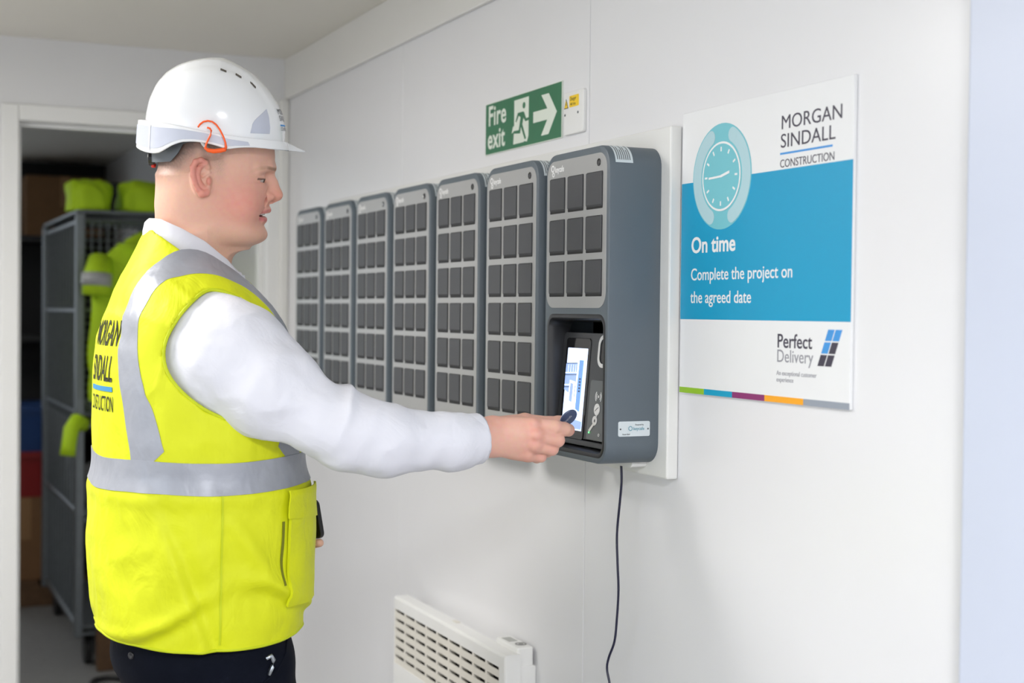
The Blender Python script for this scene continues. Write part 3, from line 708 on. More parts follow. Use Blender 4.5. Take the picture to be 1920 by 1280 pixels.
# jacket hung on the near face of the cage: hollow-backed coat with sleeve
def hung_jacket(loc, label):
    t = tag(empty('hi_vis_coat', loc), label, 'jacket', 'hi-vis clothing in the storeroom')
    nu, nv = 26, 34; V = []; Fc = []
    for j in range(nv):
        v = j / (nv - 1); z = -0.62 * v
        wid = (0.055 + 0.10 * min(1, v / 0.14)) * (1 + 0.12 * math.sin(3 * v))
        for i in range(nu):
            a = 2 * math.pi * i / nu
            fold = 1 + 0.13 * math.sin(5 * a + 4 * v) * min(1, v * 2) + 0.05 * math.sin(9 * a + 11 * v)
            V.append((0.075 + 0.062 * (0.4 + 0.6 * min(1, v * 3)) * math.cos(a) * fold, 0.02 + wid * math.sin(a) * fold + 0.03 * math.sin(2.2 * v), z))
    for j in range(nv - 1):
        for i in range(nu): Fc.append((j * nu + i, j * nu + (i + 1) % nu, (j + 1) * nu + (i + 1) % nu, (j + 1) * nu + i))
    Fc.append(tuple(range(nu)));
    mesh('coat_body', V, Fc, m_hiviz, t, smooth=True)
    s = MB(); s.tube([(0.09, 0.10, -0.05), (0.12, 0.16, -0.14), (0.13, 0.175, -0.28), (0.12, 0.165, -0.42), (0.12, 0.15, -0.52)], [0.05, 0.058, 0.052, 0.048, 0.045], 14); s.build('sleeve', m_hiviz, t, smooth=True)
    s = MB(); s.tube([(0.10, -0.10, -0.06), (0.14, -0.12, -0.13), (0.145, -0.125, -0.20)], [0.048, 0.056, 0.054], 14); s.build('sleeve', m_hiviz, t, smooth=True)
    s = MB(); s.tube([(0.1425, -0.121, -0.115), (0.1455, -0.124, -0.165)], [0.0585, 0.0575], 14); s.build('reflective_band', m_silver, t, smooth=True)
    s = MB(); s.tube([(0.07, 0.03, 0.04), (0.07, 0.05, 0.005), (0.075, 0.03, -0.03)], [0.04, 0.06, 0.075], 14); s.build('hood', m_hiviz, t, smooth=True)
    return t
hung_jacket((-5.895, 0.955, 1.70), 'yellow hi-vis coat hung on the front of the roll cage')
cuff = MB(); cuff.tube([(-5.86, 0.80, 0.985), (-5.83, 0.77, 1.00), (-5.80, 0.745, 0.97), (-5.79, 0.735, 0.91), (-5.79, 0.73, 0.87)], [0.03, 0.032, 0.03, 0.028, 0.03], 12)
tag(cuff.build('hi_vis_strap', m_hiviz, smooth=True), 'limp yellow hi-vis strap trailing off the cage shelf', 'strap')
tag(crumple('folded_workwear', (0.16, 0.14, 0.07), 31, mat('dark_green_cloth', (54, 66, 46), 0.8, var=0.1), (-6.15, 1.0, 0.985)), 'dark green folded workwear on the upper cage shelf', 'clothing')
tag(crumple('grey_sack', (0.2, 0.14, 0.12), 33, mat('grey_sacking', (74, 74, 72), 0.85, var=0.1), (-6.3, 1.0, 0.605)), 'grey sack slumped on the middle cage shelf', 'sack')

# stack behind the cage on a pallet
pl = tag(empty('timber_pallet', (-7.5, 0.72, 0)), 'weathered timber pallet under the stacked cartons', 'pallet')
for k in range(5): MB().box(-0.30, 0.30, -0.30 + k * 0.13, -0.30 + k * 0.13 + 0.095, 0.10, 0.12).build('plank', m_timber, pl, bevel=0.003)
for x in (-0.27, 0.0, 0.22): MB().box(x, x + 0.09, -0.30, 0.315, 0.0, 0.10).build('bearer', m_timber, pl, bevel=0.003)
def carton(loc, sx, sy, sz, label, group=None):
    t = tag(empty('carton', loc), label, 'box', group)
    MB().box(-sx / 2, sx / 2, -sy / 2, sy / 2, 0, sz).build('box_body', m_card, t, bevel=0.004)
    for s in (-1, 1): MB().box(-sx / 2, sx / 2, s * 0.0015 if s > 0 else -sy / 2, sy / 2 if s > 0 else -0.0015, sz, sz + 0.004).build('flap', m_card, t)
    MB().box(sx / 2, sx / 2 + 0.0006, -0.025, 0.025, sz * 0.5, sz + 0.0045).build('parcel_tape', m_tape, t)
    return t
carton((-7.5, 0.72, 0.12), 0.5, 0.44, 0.40, 'brown cardboard carton at the bottom of the stack on the pallet', 'cartons in the storeroom')
def tote(loc, m, label):
    t = tag(empty('storage_tote', loc), label, 'storage box', 'plastic boxes on the pallet')
    mb = MB(); mb.rings([[(p[0], p[1], z) for p in rrect(-0.21 - i, 0.21 + i, -0.19 - i, 0.19 + i, 0.03, 4)] for z, i in ((0, -0.02), (0.19, 0.0), (0.19, 0.012), (0.205, 0.012))]); mb.build('tub', m, t)
    mb = MB(); mb.rings([[(p[0], p[1], z) for p in rrect(-0.225, 0.225, -0.205, 0.205, 0.03, 4)] for z in (0.205, 0.222)]); mb.build('lid', m, t, bevel=0.004)
    return t
tote((-7.45, 0.72, 0.5245), m_redbin, 'red plastic storage box with a lid, above the carton')
tote((-7.45, 0.72, 0.7475), m_bluebin, 'blue plastic storage box with a lid, topmost on the pallet stack')

# dark racking along the storeroom back wall with a carton on its top shelf
rk = tag(empty('storage_rack', (-8.2, 0.82, 0)), 'dark steel storage rack along the storeroom back wall', 'rack')
for x in (-0.25, 0.22):
    for y in (-0.40, 0.40): MB().box(x, x + 0.04, y - 0.02, y + 0.02, 0, 1.80).build('upright', m_shelfdark, rk)
for z in (0.3, 0.8, 1.3, 1.83): MB().box(-0.25, 0.26, -0.42, 0.42, z - 0.03, z).build('shelf', m_shelfdark, rk)
carton((-8.17, 0.99, 1.831), 0.36, 0.40, 0.32, 'brown cardboard carton on the top shelf of the dark rack', 'cartons in the storeroom')
# timber offcut leaning on the cage and a coil of dark hose on the floor
of = MB(); of.box(-0.025, 0.025, -0.05, 0.05, 0, 0.55); oo = of.build('timber_offcut', m_timber, loc=(-5.83, 0.90, 0.002), bevel=0.003)
tag(oo, 'short weathered timber post standing against the roll cage', 'timber')
hs = MB(); an = np.linspace(0.4, 5.9, 30)
hs.tube([(0.11 * math.cos(a), 0.07 * math.sin(a), 0.012) for a in an], 0.010, 8)
tag(hs.build('hose_loop', m_shelfdark, loc=(-5.55, 0.86, 0), smooth=True), 'dark hose loop lying on the storeroom floor', 'hose')
# ============================================================ IMPLICIT MODELLING TOOLS (for the figure)
def nrm(a): return np.sqrt((a * a).sum(-1))
def smin(a, b, k):
    h = np.clip(0.5 + 0.5 * (b - a) / k, 0, 1); return b * (1 - h) + a * h - k * h * (1 - h)
def smax(a, b, k): return -smin(-a, -b, k)
def rcone(P, a, b, ra, rb):
    a = np.asarray(a); ab = np.asarray(b) - a; t = np.clip(((P - a) @ ab) / max(ab @ ab, 1e-9), 0, 1)
    return nrm(P - a - t[:, None] * ab) - (ra + t * (rb - ra))
def chain(P, pts, rr, k=0.006):
    d = None
    for i in range(len(pts) - 1):
        e = rcone(P, pts[i], pts[i + 1], rr[i], rr[i + 1]); d = e if d is None else smin(d, e, k)
    return d
def ellip(P, c, r):
    q = (P - np.asarray(c)) / np.asarray(r); l = nrm(q); return (l - 1) * min(r)
class Loft:
    """horizontal cross-sections: front, back and half-width tables over z (x forward, y sideways)"""
    def __init__(s, z, front, back, half, p=2.2, pf=None):
        o = np.argsort(z); s.z = np.array(z)[o]; s.f = np.array(front)[o]; s.b = np.array(back)[o]; s.w = np.array(half)[o]; s.p = p; s.pf = pf or p
        s.tab = np.linspace(s.z[0], s.z[-1], 240)
        def sm(v):
            t = np.interp(s.tab, s.z, v); k = np.hanning(13); k /= k.sum(); return np.convolve(np.pad(t, 6, 'edge'), k, 'valid')
        s.F, s.B, s.W = sm(s.f), sm(s.b), sm(s.w)
    def at(s, z): return np.interp(z, s.tab, s.F), np.interp(z, s.tab, s.B), np.interp(z, s.tab, s.W)
    def __call__(s, P):
        z = P[:, 2]; f, b, w = s.at(z)
        m = b + 0.5 * (f - b); a = np.maximum(0.5 * (f - b), 1e-3); dx = P[:, 0] - m
        pe = np.where(dx > 0, s.pf, s.p)
        e = ((np.abs(dx) / a + 1e-6) ** pe + (np.abs(P[:, 1]) / w + 1e-6) ** pe) ** (1 / pe)
        d = (e - 1) * np.minimum(a, w)
        return np.maximum(d, np.maximum(s.z[0] - z, z - s.z[-1]))
def near(P, c, R, fn):
    """evaluate fn only close to the ball c,R"""
    d = nrm(P - np.asarray(c)) - R; m = d < 0.04
    out = np.maximum(d, 0.04) + 0.0
    if m.any(): out[m] = fn(P[m])
    return out
def surface_nets(fn, lo, hi, h, slack=1.9):
    lo = np.array(lo, float); hi = np.array(hi, float); B = 8
    nb = np.ceil((hi - lo) / (h * B)).astype(int) + 1; n = nb * B
    I = np.stack(np.meshgrid(*[np.arange(k) for k in nb], indexing='ij'), -1).reshape(-1, 3)
    cen = lo + (I * B + (B - 1) / 2) * h
    dc = fn(cen); act = np.abs(dc) < B * h * 0.87 * slack
    D = np.repeat(np.repeat(np.repeat(dc.reshape(nb), B, 0), B, 1), B, 2).astype(np.float32)
    off = np.stack(np.meshgrid(*[np.arange(B)] * 3, indexing='ij'), -1).reshape(-1, 3)
    Ia = I[act]
    for s in range(0, len(Ia), 400):
        blk = Ia[s:s + 400]; idx = (blk[:, None, :] * B + off[None]).reshape(-1, 3)
        D[idx[:, 0], idx[:, 1], idx[:, 2]] = fn(lo + idx * h)
    S = D < 0
    cnt = np.zeros(tuple(n - 1), np.int8)
    for a in (0, 1):
        for b in (0, 1):
            for c in (0, 1): cnt += S[a:n[0] - 1 + a, b:n[1] - 1 + b, c:n[2] - 1 + c]
    C = np.argwhere((cnt > 0) & (cnt < 8))
    cor = np.array([(a, b, c) for a in (0, 1) for b in (0, 1) for c in (0, 1)])
    V8 = np.stack([D[C[:, 0] + o[0], C[:, 1] + o[1], C[:, 2] + o[2]] for o in cor], 1)
    acc = np.zeros((len(C), 3)); k = np.zeros(len(C))
    for i in range(8):
        for j in range(i + 1, 8):
            if abs(cor[i] - cor[j]).sum() != 1: continue
            a, b = V8[:, i], V8[:, j]; m = (a < 0) != (b < 0); t = a[m] / (a[m] - b[m])
            acc[m] += cor[i] + t[:, None] * (cor[j] - cor[i]); k[m] += 1
    V = lo + (C + acc / k[:, None]) * h
    idx = np.full(tuple(n), -1, np.int32); idx[C[:, 0], C[:, 1], C[:, 2]] = np.arange(len(C))
    Fs = []
    for ax in range(3):
        u, v = (ax + 1) % 3, (ax + 2) % 3
        A = np.take(S, range(0, n[ax] - 1), ax); Bq = np.take(S, range(1, n[ax]), ax)
        E = np.argwhere(A != Bq); E = E[(E[:, u] > 0) & (E[:, v] > 0)]
        du = np.zeros(3, int); du[u] = 1; dv = np.zeros(3, int); dv[v] = 1
        q = [idx[tuple((E - du - dv).T)], idx[tuple((E - dv).T)], idx[tuple(E.T)], idx[tuple((E - du).T)]]
        q = np.stack(q, 1); flip = S[tuple(E.T)]
        q[~flip] = q[~flip][:, ::-1]
        Fs.append(q[(q >= 0).all(1)])
    return V, np.concatenate(Fs)
def grad(fn, P, e=0.0012):
    k = np.array([[1, -1, -1], [-1, -1, 1], [-1, 1, -1], [1, 1, 1]]) * e
    g = sum(kk[None] * fn(P + kk)[:, None] for kk in k); return g / (4 * e * e)
def newton(fn, P, it=2, off=0.0, cap=0.003):
    for _ in range(it):
        d = fn(P) - off; g = grad(fn, P); s = d / np.maximum((g * g).sum(1), 0.15)
        P = P - np.clip(s, -cap / np.maximum(nrm(g), 1e-6), cap / np.maximum(nrm(g), 1e-6))[:, None] * g
    return P
def np_mesh(name, V, Q, material, parent, smooth=True):
    me = bpy.data.meshes.new(name); n = len(Q); w = Q.shape[1]
    me.vertices.add(len(V)); me.vertices.foreach_set('co', np.asarray(V, np.float32).ravel())
    me.loops.add(n * w); me.loops.foreach_set('vertex_index', np.asarray(Q, np.int32).ravel())
    me.polygons.add(n); me.polygons.foreach_set('loop_start', np.arange(0, n * w, w, dtype=np.int32))
    me.polygons.foreach_set('loop_total', np.full(n, w, np.int32))
    me.update(calc_edges=True); me.validate()
    if smooth: me.polygons.foreach_set('use_smooth', [True] * len(me.polygons))
    return link(name, me, material, parent)
def get_co(me):
    a = np.empty(len(me.vertices) * 3, np.float32); me.vertices.foreach_get('co', a); return a.reshape(-1, 3).astype(float)
def set_co(me, V):
    me.vertices.foreach_set('co', np.asarray(V, np.float32).ravel()); me.update()
def refine(o, sel, fn, it=2, cap=0.002):
    """subdivide the faces whose centre passes sel, then pull every vertex back onto the surface"""
    bm = bmesh.new(); bm.from_mesh(o.data)
    cs = np.array([f.calc_center_median() for f in bm.faces]); m = sel(cs)
    es = {e for f, k in zip(bm.faces, m) if k for e in f.edges}
    bmesh.ops.subdivide_edges(bm, edges=list(es), cuts=1, use_grid_fill=True)
    for f in bm.faces: f.smooth = True
    bm.to_mesh(o.data); bm.free()
    V = get_co(o.data); k = sel(V, ) if sel else None
    V[k] = newton(fn, V[k], it, cap=cap); set_co(o.data, V)
def march(P, dr, fn, off=0.0, L=0.5, n=90):
    """first point along P + t*dr where fn drops below off"""
    P = np.asarray(P, float); dr = np.asarray(dr, float) * np.ones_like(P); dr = dr / nrm(dr)[:, None]
    t = np.zeros(len(P)); hit = np.zeros(len(P), bool)
    for i in range(n):
        d = fn(P + t[:, None] * dr) - off; hit |= d < 0
        t = np.where(hit, t, t + L / n)
    a = t - L / n; b = t.copy()
    for _ in range(12):
        mid = (a + b) / 2; ins = fn(P + mid[:, None] * dr) - off < 0; b = np.where(ins, mid, b); a = np.where(ins, a, mid)
    return P + b[:, None] * dr
def strip(name, rows, material, parent, closed=False, smooth=True):
    """grid mesh from rows of points (each row the same length)"""
    R = np.array(rows); nu, nv = R.shape[:2]; V = R.reshape(-1, 3); Q = []
    for i in range(nu if closed else nu - 1):
        for j in range(nv - 1):
            k = (i + 1) % nu; Q.append((i * nv + j, i * nv + j + 1, k * nv + j + 1, k * nv + j))
    return mesh(name, V, Q, material, parent, smooth=smooth)
def thicken(o, t):
    """give an open sheet a real thickness (inwards)"""
    bm = bmesh.new(); bm.from_mesh(o.data); bmesh.ops.recalc_face_normals(bm, faces=bm.faces)
    bmesh.ops.solidify(bm, geom=bm.faces[:], thickness=t); bm.to_mesh(o.data); bm.free(); fix_normals(o.data)
    o.data.polygons.foreach_set('use_smooth', [True] * len(o.data.polygons))
    try: o.data.set_sharp_from_angle(angle=math.radians(50))
    except Exception: pass
def wav(P, K, ph, amp):
    return sum(a * np.sin(P @ np.array(k) + p) for k, p, a in zip(K, ph, amp))
_NT = np.random.default_rng(11).random((32, 32, 32)).astype(np.float32)
def vnoise(P):
    """smooth value noise in 0..1"""
    i = np.floor(P).astype(int); f = P - i; f = f * f * (3 - 2 * f); out = 0
    for a in (0, 1):
        for b in (0, 1):
            for c in (0, 1):
                w_ = (f[:, 0] if a else 1 - f[:, 0]) * (f[:, 1] if b else 1 - f[:, 1]) * (f[:, 2] if c else 1 - f[:, 2])
                out = out + w_ * _NT[(i[:, 0] + a) & 31, (i[:, 1] + b) & 31, (i[:, 2] + c) & 31]
    return out
def ridged(P): return 1 - np.abs(2 * vnoise(P) - 1) ** 1.3
def fold_mat(m, scale, dist, strength, stretch=(1, 1, 1), detail=3.0, distort=1.0):
    """soft cloth folds added to a material's bump chain"""
    nt = m.node_tree; b = nt.nodes['Principled BSDF']; tc = nt.nodes.new('ShaderNodeTexCoord'); mp = nt.nodes.new('ShaderNodeMapping')
    mp.inputs['Scale'].default_value = stretch; n = nt.nodes.new('ShaderNodeTexNoise'); n.inputs['Scale'].default_value = scale; n.inputs['Detail'].default_value = detail; n.inputs['Distortion'].default_value = distort
    bp = nt.nodes.new('ShaderNodeBump'); bp.inputs['Distance'].default_value = dist; bp.inputs['Strength'].default_value = strength
    nt.links.new(tc.outputs['Object'], mp.inputs['Vector']); nt.links.new(mp.outputs['Vector'], n.inputs['Vector']); nt.links.new(n.outputs['Fac'], bp.inputs['Height'])
    old = b.inputs['Normal'].links[0].from_socket if b.inputs['Normal'].links else None
    if old is not None: nt.links.new(old, bp.inputs['Normal'])
    nt.links.new(bp.outputs['Normal'], b.inputs['Normal'])
# ============================================================ THE MAN AT THE LOCKER
# local frame of the figure: x along the picture's right, y away from the camera, z up; origin on the floor under him
PO = F0 * 2.5 + R0 * (-0.55212)
person = tag(empty('person', (PO.x, PO.y, 0), math.atan2(R0.y, R0.x)),
             'person in white hard hat, white shirt and yellow hi-vis vest reaching to the locker touchscreen', 'person')
PS = 2667.0
def at(px, py, b):
    """design sheet coordinates (front-on drawing of the figure) to local metres at depth offset b"""
    u = (px - 960) / PS; v = (640 - py) / PS
    d = F + Rr * u + U * v; t = (2.5 + b) / d.dot(F0)
    return np.array([t * d.dot(R0) + 0.55212, b, 1.45 + t * d.z])
# ---- head frame
HPSI = math.radians(7.5); HF = np.array([math.cos(HPSI), math.sin(HPSI), 0]); HL0 = np.array([-math.sin(HPSI), math.cos(HPSI), 0]); HRO = math.radians(6.0); UPV = np.array([0, 0, 1.0])
HL = HL0 * math.cos(HRO) + UPV * math.sin(HRO); HU = UPV * math.cos(HRO) - HL0 * math.sin(HRO)   # head leans a little to his right
HO = np.array([0.025, 0.0, 1.678])
def hd(px, py, y=0.0):           # head sheet -> head frame (forward, left, up)
    return np.array([(px - 400) / 1093.0, y, (335 - py) / 1067.0])
def to_head(P):
    q = P - HO; return np.stack([q @ HF, q @ HL, q @ HU], 1)
def from_head(Q):
    Q = np.asarray(Q, float); return HO + Q[..., :1] * HF + Q[..., 1:2] * HL + Q[..., 2:] * HU
# ---- torso frame
TPSI = math.radians(23.5); TF = np.array([math.cos(TPSI), math.sin(TPSI), 0]); TL = np.array([-math.sin(TPSI), math.cos(TPSI), 0])
def to_torso(P): return np.stack([P @ TF, P @ TL, P[:, 2]], 1)
def from_torso(Q):
    Q = np.asarray(Q, float); return Q[..., :1] * TF + Q[..., 1:2] * TL + Q[..., 2:] * np.array([0, 0, 1.0])

# ------------------------------------------------ head
_hp = [(459, 455, 402, .020), (455, 474, 380, .032), (450, 487, 366, .042), (444, 495, 355, .049), (436, 497.5, 345, .055), (429, 495, 338, .058), (420, 491.5, 328, .0605),
       (410, 494, 320, .063), (400, 498, 312, .0655), (390, 502, 306, .068), (382, 505, 303, .0695), (374, 506, 302, .071), (362, 506, 302, .073), (350, 507, 302, .0745), (335, 509, 301, .076),
       (322, 512.5, 299, .0765), (314, 516.5, 298, .077), (306, 516.5, 297, .0775), (290, 517, 296, .078), (268, 515, 298, .0785), (250, 511, 301, .0775), (220, 497, 310, .073), (190, 468, 332, .058), (172, 438, 360, .036), (165, 415, 382, .014)]
head_loft = Loft([(335 - a[0]) / 1067 for a in _hp], [(a[1] - 400) / 1093 for a in _hp], [(a[2] - 400) / 1093 for a in _hp], [a[3] for a in _hp], p=2.15, pf=2.1)
_np = [(340, 418, 304, .058), (370, 428, 301, .060), (400, 434, 295, .0605), (430, 432, 288, .062), (460, 430, 281, .066), (500, 434, 276, .074), (540, 440, 270, .085)]
neck_loft = Loft([(335 - a[0]) / 1067 for a in _np], [(a[1] - 400) / 1093 for a in _np], [(a[2] - 400) / 1093 for a in _np], [a[3] for a in _np], p=2.1)
EYE = hd(485.5, 333, 0.0315); EYR = 0.0122
def ear(Q):
    o = lambda px: -(0.0795 + 0.0005 + (392 - px) / 34.0 * 0.013)
    e = lambda px, py, dy=0.0: hd(px + 8, py + 0, o(px) + dy)
    hx = [(389.5, 314), (386, 304.5), (377, 300.5), (368, 303.5), (362.8, 313), (363.2, 328), (367, 342), (372, 353), (379, 360), (386, 358.5), (389.5, 349)]
    d = chain(Q, [e(*p) for p in hx], [.0030, .0038, .0042, .0042, .0040, .0037, .0035, .0038, .0062, .0058, .0034], 0.002)
    ah = [(381, 309), (373.5, 315), (371, 327), (374, 341), (381, 349.5), (388, 349)]
    d = smin(d, chain(Q, [e(*p, 0.001) for p in ah], [.0026, .0032, .0034, .0034, .0036, .0034], 0.002), 0.0025)
    c = e(376.5, 331, 0.0085); q = Q - c; q = np.stack([q[:, 0] / .0150, q[:, 1] / .0046, q[:, 2] / .0285], 1)
    d = smin(d, (nrm(q) - 1) * .0046, 0.003)
    d = smin(d, ellip(Q, e(391.5, 338, -0.003), (.0036, .0050, .0058)), 0.003)
    d = smin(d, rcone(Q, e(390, 322, 0.002), e(380, 329, 0.002), .0028, .0022), 0.002)
    return d
def head_sdf(P):
    Q = to_head(P); A = Q.copy(); A[:, 1] = np.abs(A[:, 1])
    d = head_loft(Q)
    d = smin(d, ellip(A, hd(457, 384, .043), (.024, .021, .026)), 0.022)          # cheeks
    d = smin(d, ellip(Q, hd(440, 440), (.036, .040, .0185)), 0.030)               # under the chin
    d = smin(d, neck_loft(Q), 0.034)
    # brow, sockets
    d = smin(d, chain(A, [hd(509, 312.5, .010), hd(505, 311, .028), hd(488, 314, .050)], [.0075, .0075, .006], 0.006), 0.010)
    d = smax(d, -ellip(A, hd(507, 330, .030), (.0105, .0150, .0085)), 0.010)
    # lids and their slit
    ey = A - EYE
    lid = nrm(ey) - 0.0137
    d = smin(d, lid, 0.0045)
    slit = ellip(A, EYE + np.array([.0105, .0015, -.0030]), (.0100, .0140, .0029))
    d = smax(d, -slit, 0.0012)
    # nose
    n = chain(Q, [hd(506, 321), hd(513, 340), hd(520.5, 358)], [.0075, .0078, .0085], 0.006)
    n = smin(n, ellip(Q, hd(523.2, 363.2), (.0080, .0082, .0076)), 0.005)
    n = smin(n, ellip(Q, hd(507, 358), (.0130, .0135, .0145)), 0.010)
    n = smin(n, ellip(A, hd(506.5, 366.0, .0130), (.0092, .0062, .0072)), 0.0028)
    n = smin(n, rcone(Q, hd(522, 368), hd(511, 373.5), .0046, .0050), 0.004)
    d = smin(d, n, 0.007)
    d = smax(d, -ellip(A, hd(513.5, 374.2, .0062), (.0060, .0034, .0036)), 0.002)
    d = smax(d, -ellip(A, hd(497.5, 367, .0195), (.0026, .0026, .0085)), 0.006)   # wing crease
    # mouth: lips, smile fold, parted opening
    d = smin(d, chain(A, [hd(474, 396.5, .0320), hd(496, 393.5, .0155), hd(503.6, 391.0, .0)], [.0040, .0056, .0058], 0.004), 0.006)
    d = smin(d, chain(A, [hd(474, 399.0, .0315), hd(490.5, 407.6, .0155), hd(495.0, 409.2, .0)], [.0040, .0060, .0066], 0.004), 0.005)
    d = smax(d, -chain(A, [hd(495, 376, .0225), hd(481, 386, .0330), hd(468, 401, .0400)], [.0016, .0022, .0014], 0.002), 0.009)
    d = smax(d, -ellip(A, hd(492.5, 400.2, .0), (.0175, .0320, .0037)), 0.0018)
    d = smax(d, -ellip(A, hd(473.0, 397.8, .0320), (.0060, .0046, .0028)), 0.003)
    d = smin(d, near(Q, hd(385, 333, -.088), 0.048, ear), 0.0035)
    d = smin(d, near(A * np.array([1, -1, 1]), hd(385, 333, -.088), 0.048, ear), 0.0035)
    return d

# ------------------------------------------------ arms and hands
ARM = [at(400, 640, -.13), at(436, 668, -.165), at(509, 730, -.19), at(612, 788, -.20), at(655, 808, -.195), at(722, 825, -.18), at(850, 828, -.14), at(903, 821, -.122)]
HAND_C = at(985, 822, -.09)
def right_hand(P):
    g = lambda px, py, b: at(px, py, b)
    W1 = [g(870, 809, -.135), g(922, 806, -.112)]; W2 = [g(870, 837, -.135), g(922, 834, -.114)]
    d = smin(rcone(P, *W1, .022, .0215), rcone(P, *W2, .022, .0205), 0.012)
    mc = [((925, 803, -.108), (1002, 797.5, -.108), .0205, .0140), ((925, 812, -.112), (1008, 815.5, -.114), .0200, .0142), ((925, 824, -.112), (1003, 834.5, -.110), .0195, .0136), ((925, 833, -.108), (990, 851.5, -.100), .0185, .0128)]
    for a, b, ra, rb in mc: d = smin(d, rcone(P, g(*a), g(*b), ra, rb), 0.010)
    d = smin(d, ellip(P, g(965, 822, -.088), (.036, .016, .034)), 0.012)
    d = smin(d, chain(P, [g(932, 803, -.092), g(984, 790.5, -.068)], [.0180, .0150], 0.006), 0.010)
    fingers = [([g(984, 790.5, -.068), g(1030, 792.5, -.058), g(1047, 790.5, -.0555), g(1056, 789, -.0545)], [.0140, .0112, .0104, .0088]),
               ([g(1002, 797.5, -.108), g(1040, 800.5, -.106), g(1058, 804.5, -.092), g(1065.5, 806, -.082)], [.0134, .0124, .0118, .0112]),
               ([g(1008, 815.5, -.114), g(1046, 825, -.104), g(1038, 832, -.072), g(1016, 831, -.060)], [.0134, .0116, .0104, .0096]),
               ([g(1003, 834.5, -.110), g(1035, 841.5, -.098), g(1026, 846, -.068), g(1006, 844, -.058)], [.0128, .0110, .0100, .0092]),
               ([g(990, 851.5, -.100), g(1014, 855.5, -.090), g(1007, 858, -.066), g(992, 855, -.057)], [.0120, .0098, .0090, .0082])]
    for pts, rr in fingers: d = smin(d, chain(P, pts, rr, 0.003), 0.0042)
    # knuckle rises and the tendon hollows between them
    for q, r in (((1001, 796, -.119), .0062), ((1007, 815, -.1255), .0068), ((1002, 835, -.121), .0064), ((988, 852, -.110), .0060)):
        d = smin(d, nrm(P - g(*q)) - r, 0.010)
    # nails
    return d
# left arm, bent across the belly, phone in the hand (torso-side coordinates)
LSH = from_torso([-.02, .19, 1.40]); LEL = from_torso([-.01, .29, 1.135]); LWR = from_torso([.175, .225, 1.035])
PHC = np.array([.1475, .169, 1.054])
PH_UP = np.array([-0.17, 0.03, 0.985]); PH_UP /= np.linalg.norm(PH_UP)      # across the phone
PH_W = np.array([0.75, -0.66, 0.0]); PH_W -= PH_UP * (PH_W @ PH_UP); PH_W /= np.linalg.norm(PH_W)   # along the phone
PH_N = np.cross(PH_UP, PH_W)
if PH_N[1] < 0: PH_N = -PH_N           # away from the body
def phl(w_, u_, n_): return PHC + PH_W * w_ + PH_UP * u_ + PH_N * n_
def left_hand(P):
    # phone held sideways: palm and fingers along its outer face, little finger under its lower edge, thumb on top
    d = rcone(P, LWR, phl(-.055, -.012, .030), .026, .022)
    d = smin(d, rcone(P, phl(-.052, -.030, .026), phl(-.050, .014, .026), .019, .017), 0.012)
    for i, u in enumerate([.024, .004, -.016]):
        pts = [phl(-.048, u, .022), phl(-.022, u, .0185), phl(.002, u - .002, .0160), phl(.018, u - .003, .0145)]
        d = smin(d, chain(P, pts, [.0120, .0104, .0094, .0084], 0.003), 0.004)
    d = smin(d, chain(P, [phl(-.052, -.032, .022), phl(-.020, -.046, .012), phl(.026, -.0475, .002), phl(.064, -.0440, -.003)], [.0115, .0098, .0090, .0078], 0.003), 0.005)
    d = smin(d, chain(P, [phl(-.058, .020, .022), phl(-.050, .046, .006), phl(-.030, .0465, -.002)], [.013, .0105, .0090], 0.004), 0.008)
    return d
body_torso = Loft([.86, .95, 1.1, 1.25, 1.38, 1.45, 1.50, 1.54, 1.57], [.12, .14, .16, .145, .12, .08, .05, .03, .015], [-.12, -.135, -.145, -.145, -.135, -.115, -.09, -.075, -.06], [.15, .165, .18, .185, .17, .15, .11, .07, .05], p=2.3)
def legs(P):
    Q = to_torso(P); A = Q.copy(); d = None
    for s in (1, -1):
        e = chain(Q, [(.02, s * .095, .90), (.035, s * .105, .50), (.005, s * .115, .10)], [.085, .060, .045], 0.02)
        e = smin(e, rcone(Q, (-.02, s * .115, .06), (.14, s * .135, .045), .04, .035), 0.02)
        d = e if d is None else smin(d, e, 0.02)
    return d
def body_sdf(P):
    d = smin(body_torso(to_torso(P)), legs(P), 0.03)
    d = smin(d, near(P, HO + np.array([0, 0, -.03]), 0.22, head_sdf), 0.03)
    arm = chain(P, [at(395, 620, -.10), ARM[2], ARM[4], ARM[6], at(910, 820, -.118)], [.06, .048, .042, .034, .027], 0.02)
    d = smin(d, arm, 0.03)
    d = smin(d, near(P, HAND_C, 0.115, right_hand), 0.012)
    la = chain(P, [from_torso([-.02, .13, 1.43]), LSH, LEL, LWR], [.05, .052, .042, .027], 0.02)
    d = smin(d, la, 0.03)
    d = smin(d, near(P, PHC, 0.12, left_hand), 0.010)
    return d
V, Q = surface_nets(body_sdf, (-.34, -.34, 0.005), (.72, .40, 1.86), 0.0062)
V = newton(body_sdf, V, 2, cap=.004)
skin_mat = bpy.data.materials.new('skin'); skin_mat.use_nodes = True
body = np_mesh('body', V, Q, skin_mat, person)
face_sel = lambda P: (nrm(P - (HO + HF * .02 + np.array([0, 0, -.02]))) < .155) | (nrm(P - HAND_C) < .115) | (nrm(P - PHC) < .10)
refine(body, face_sel, body_sdf)
fine_sel = lambda P: ((to_head(P)[:, 0] > .035) & (nrm(P - HO) < .165) & (to_head(P)[:, 1] < .05) & (to_head(P)[:, 2] < .06)) | (nrm(P - from_head(hd(385, 333, -.088))) < .044) | (nrm(P - HAND_C - np.array([.03, 0, 0])) < .085)
refine(body, fine_sel, body_sdf)
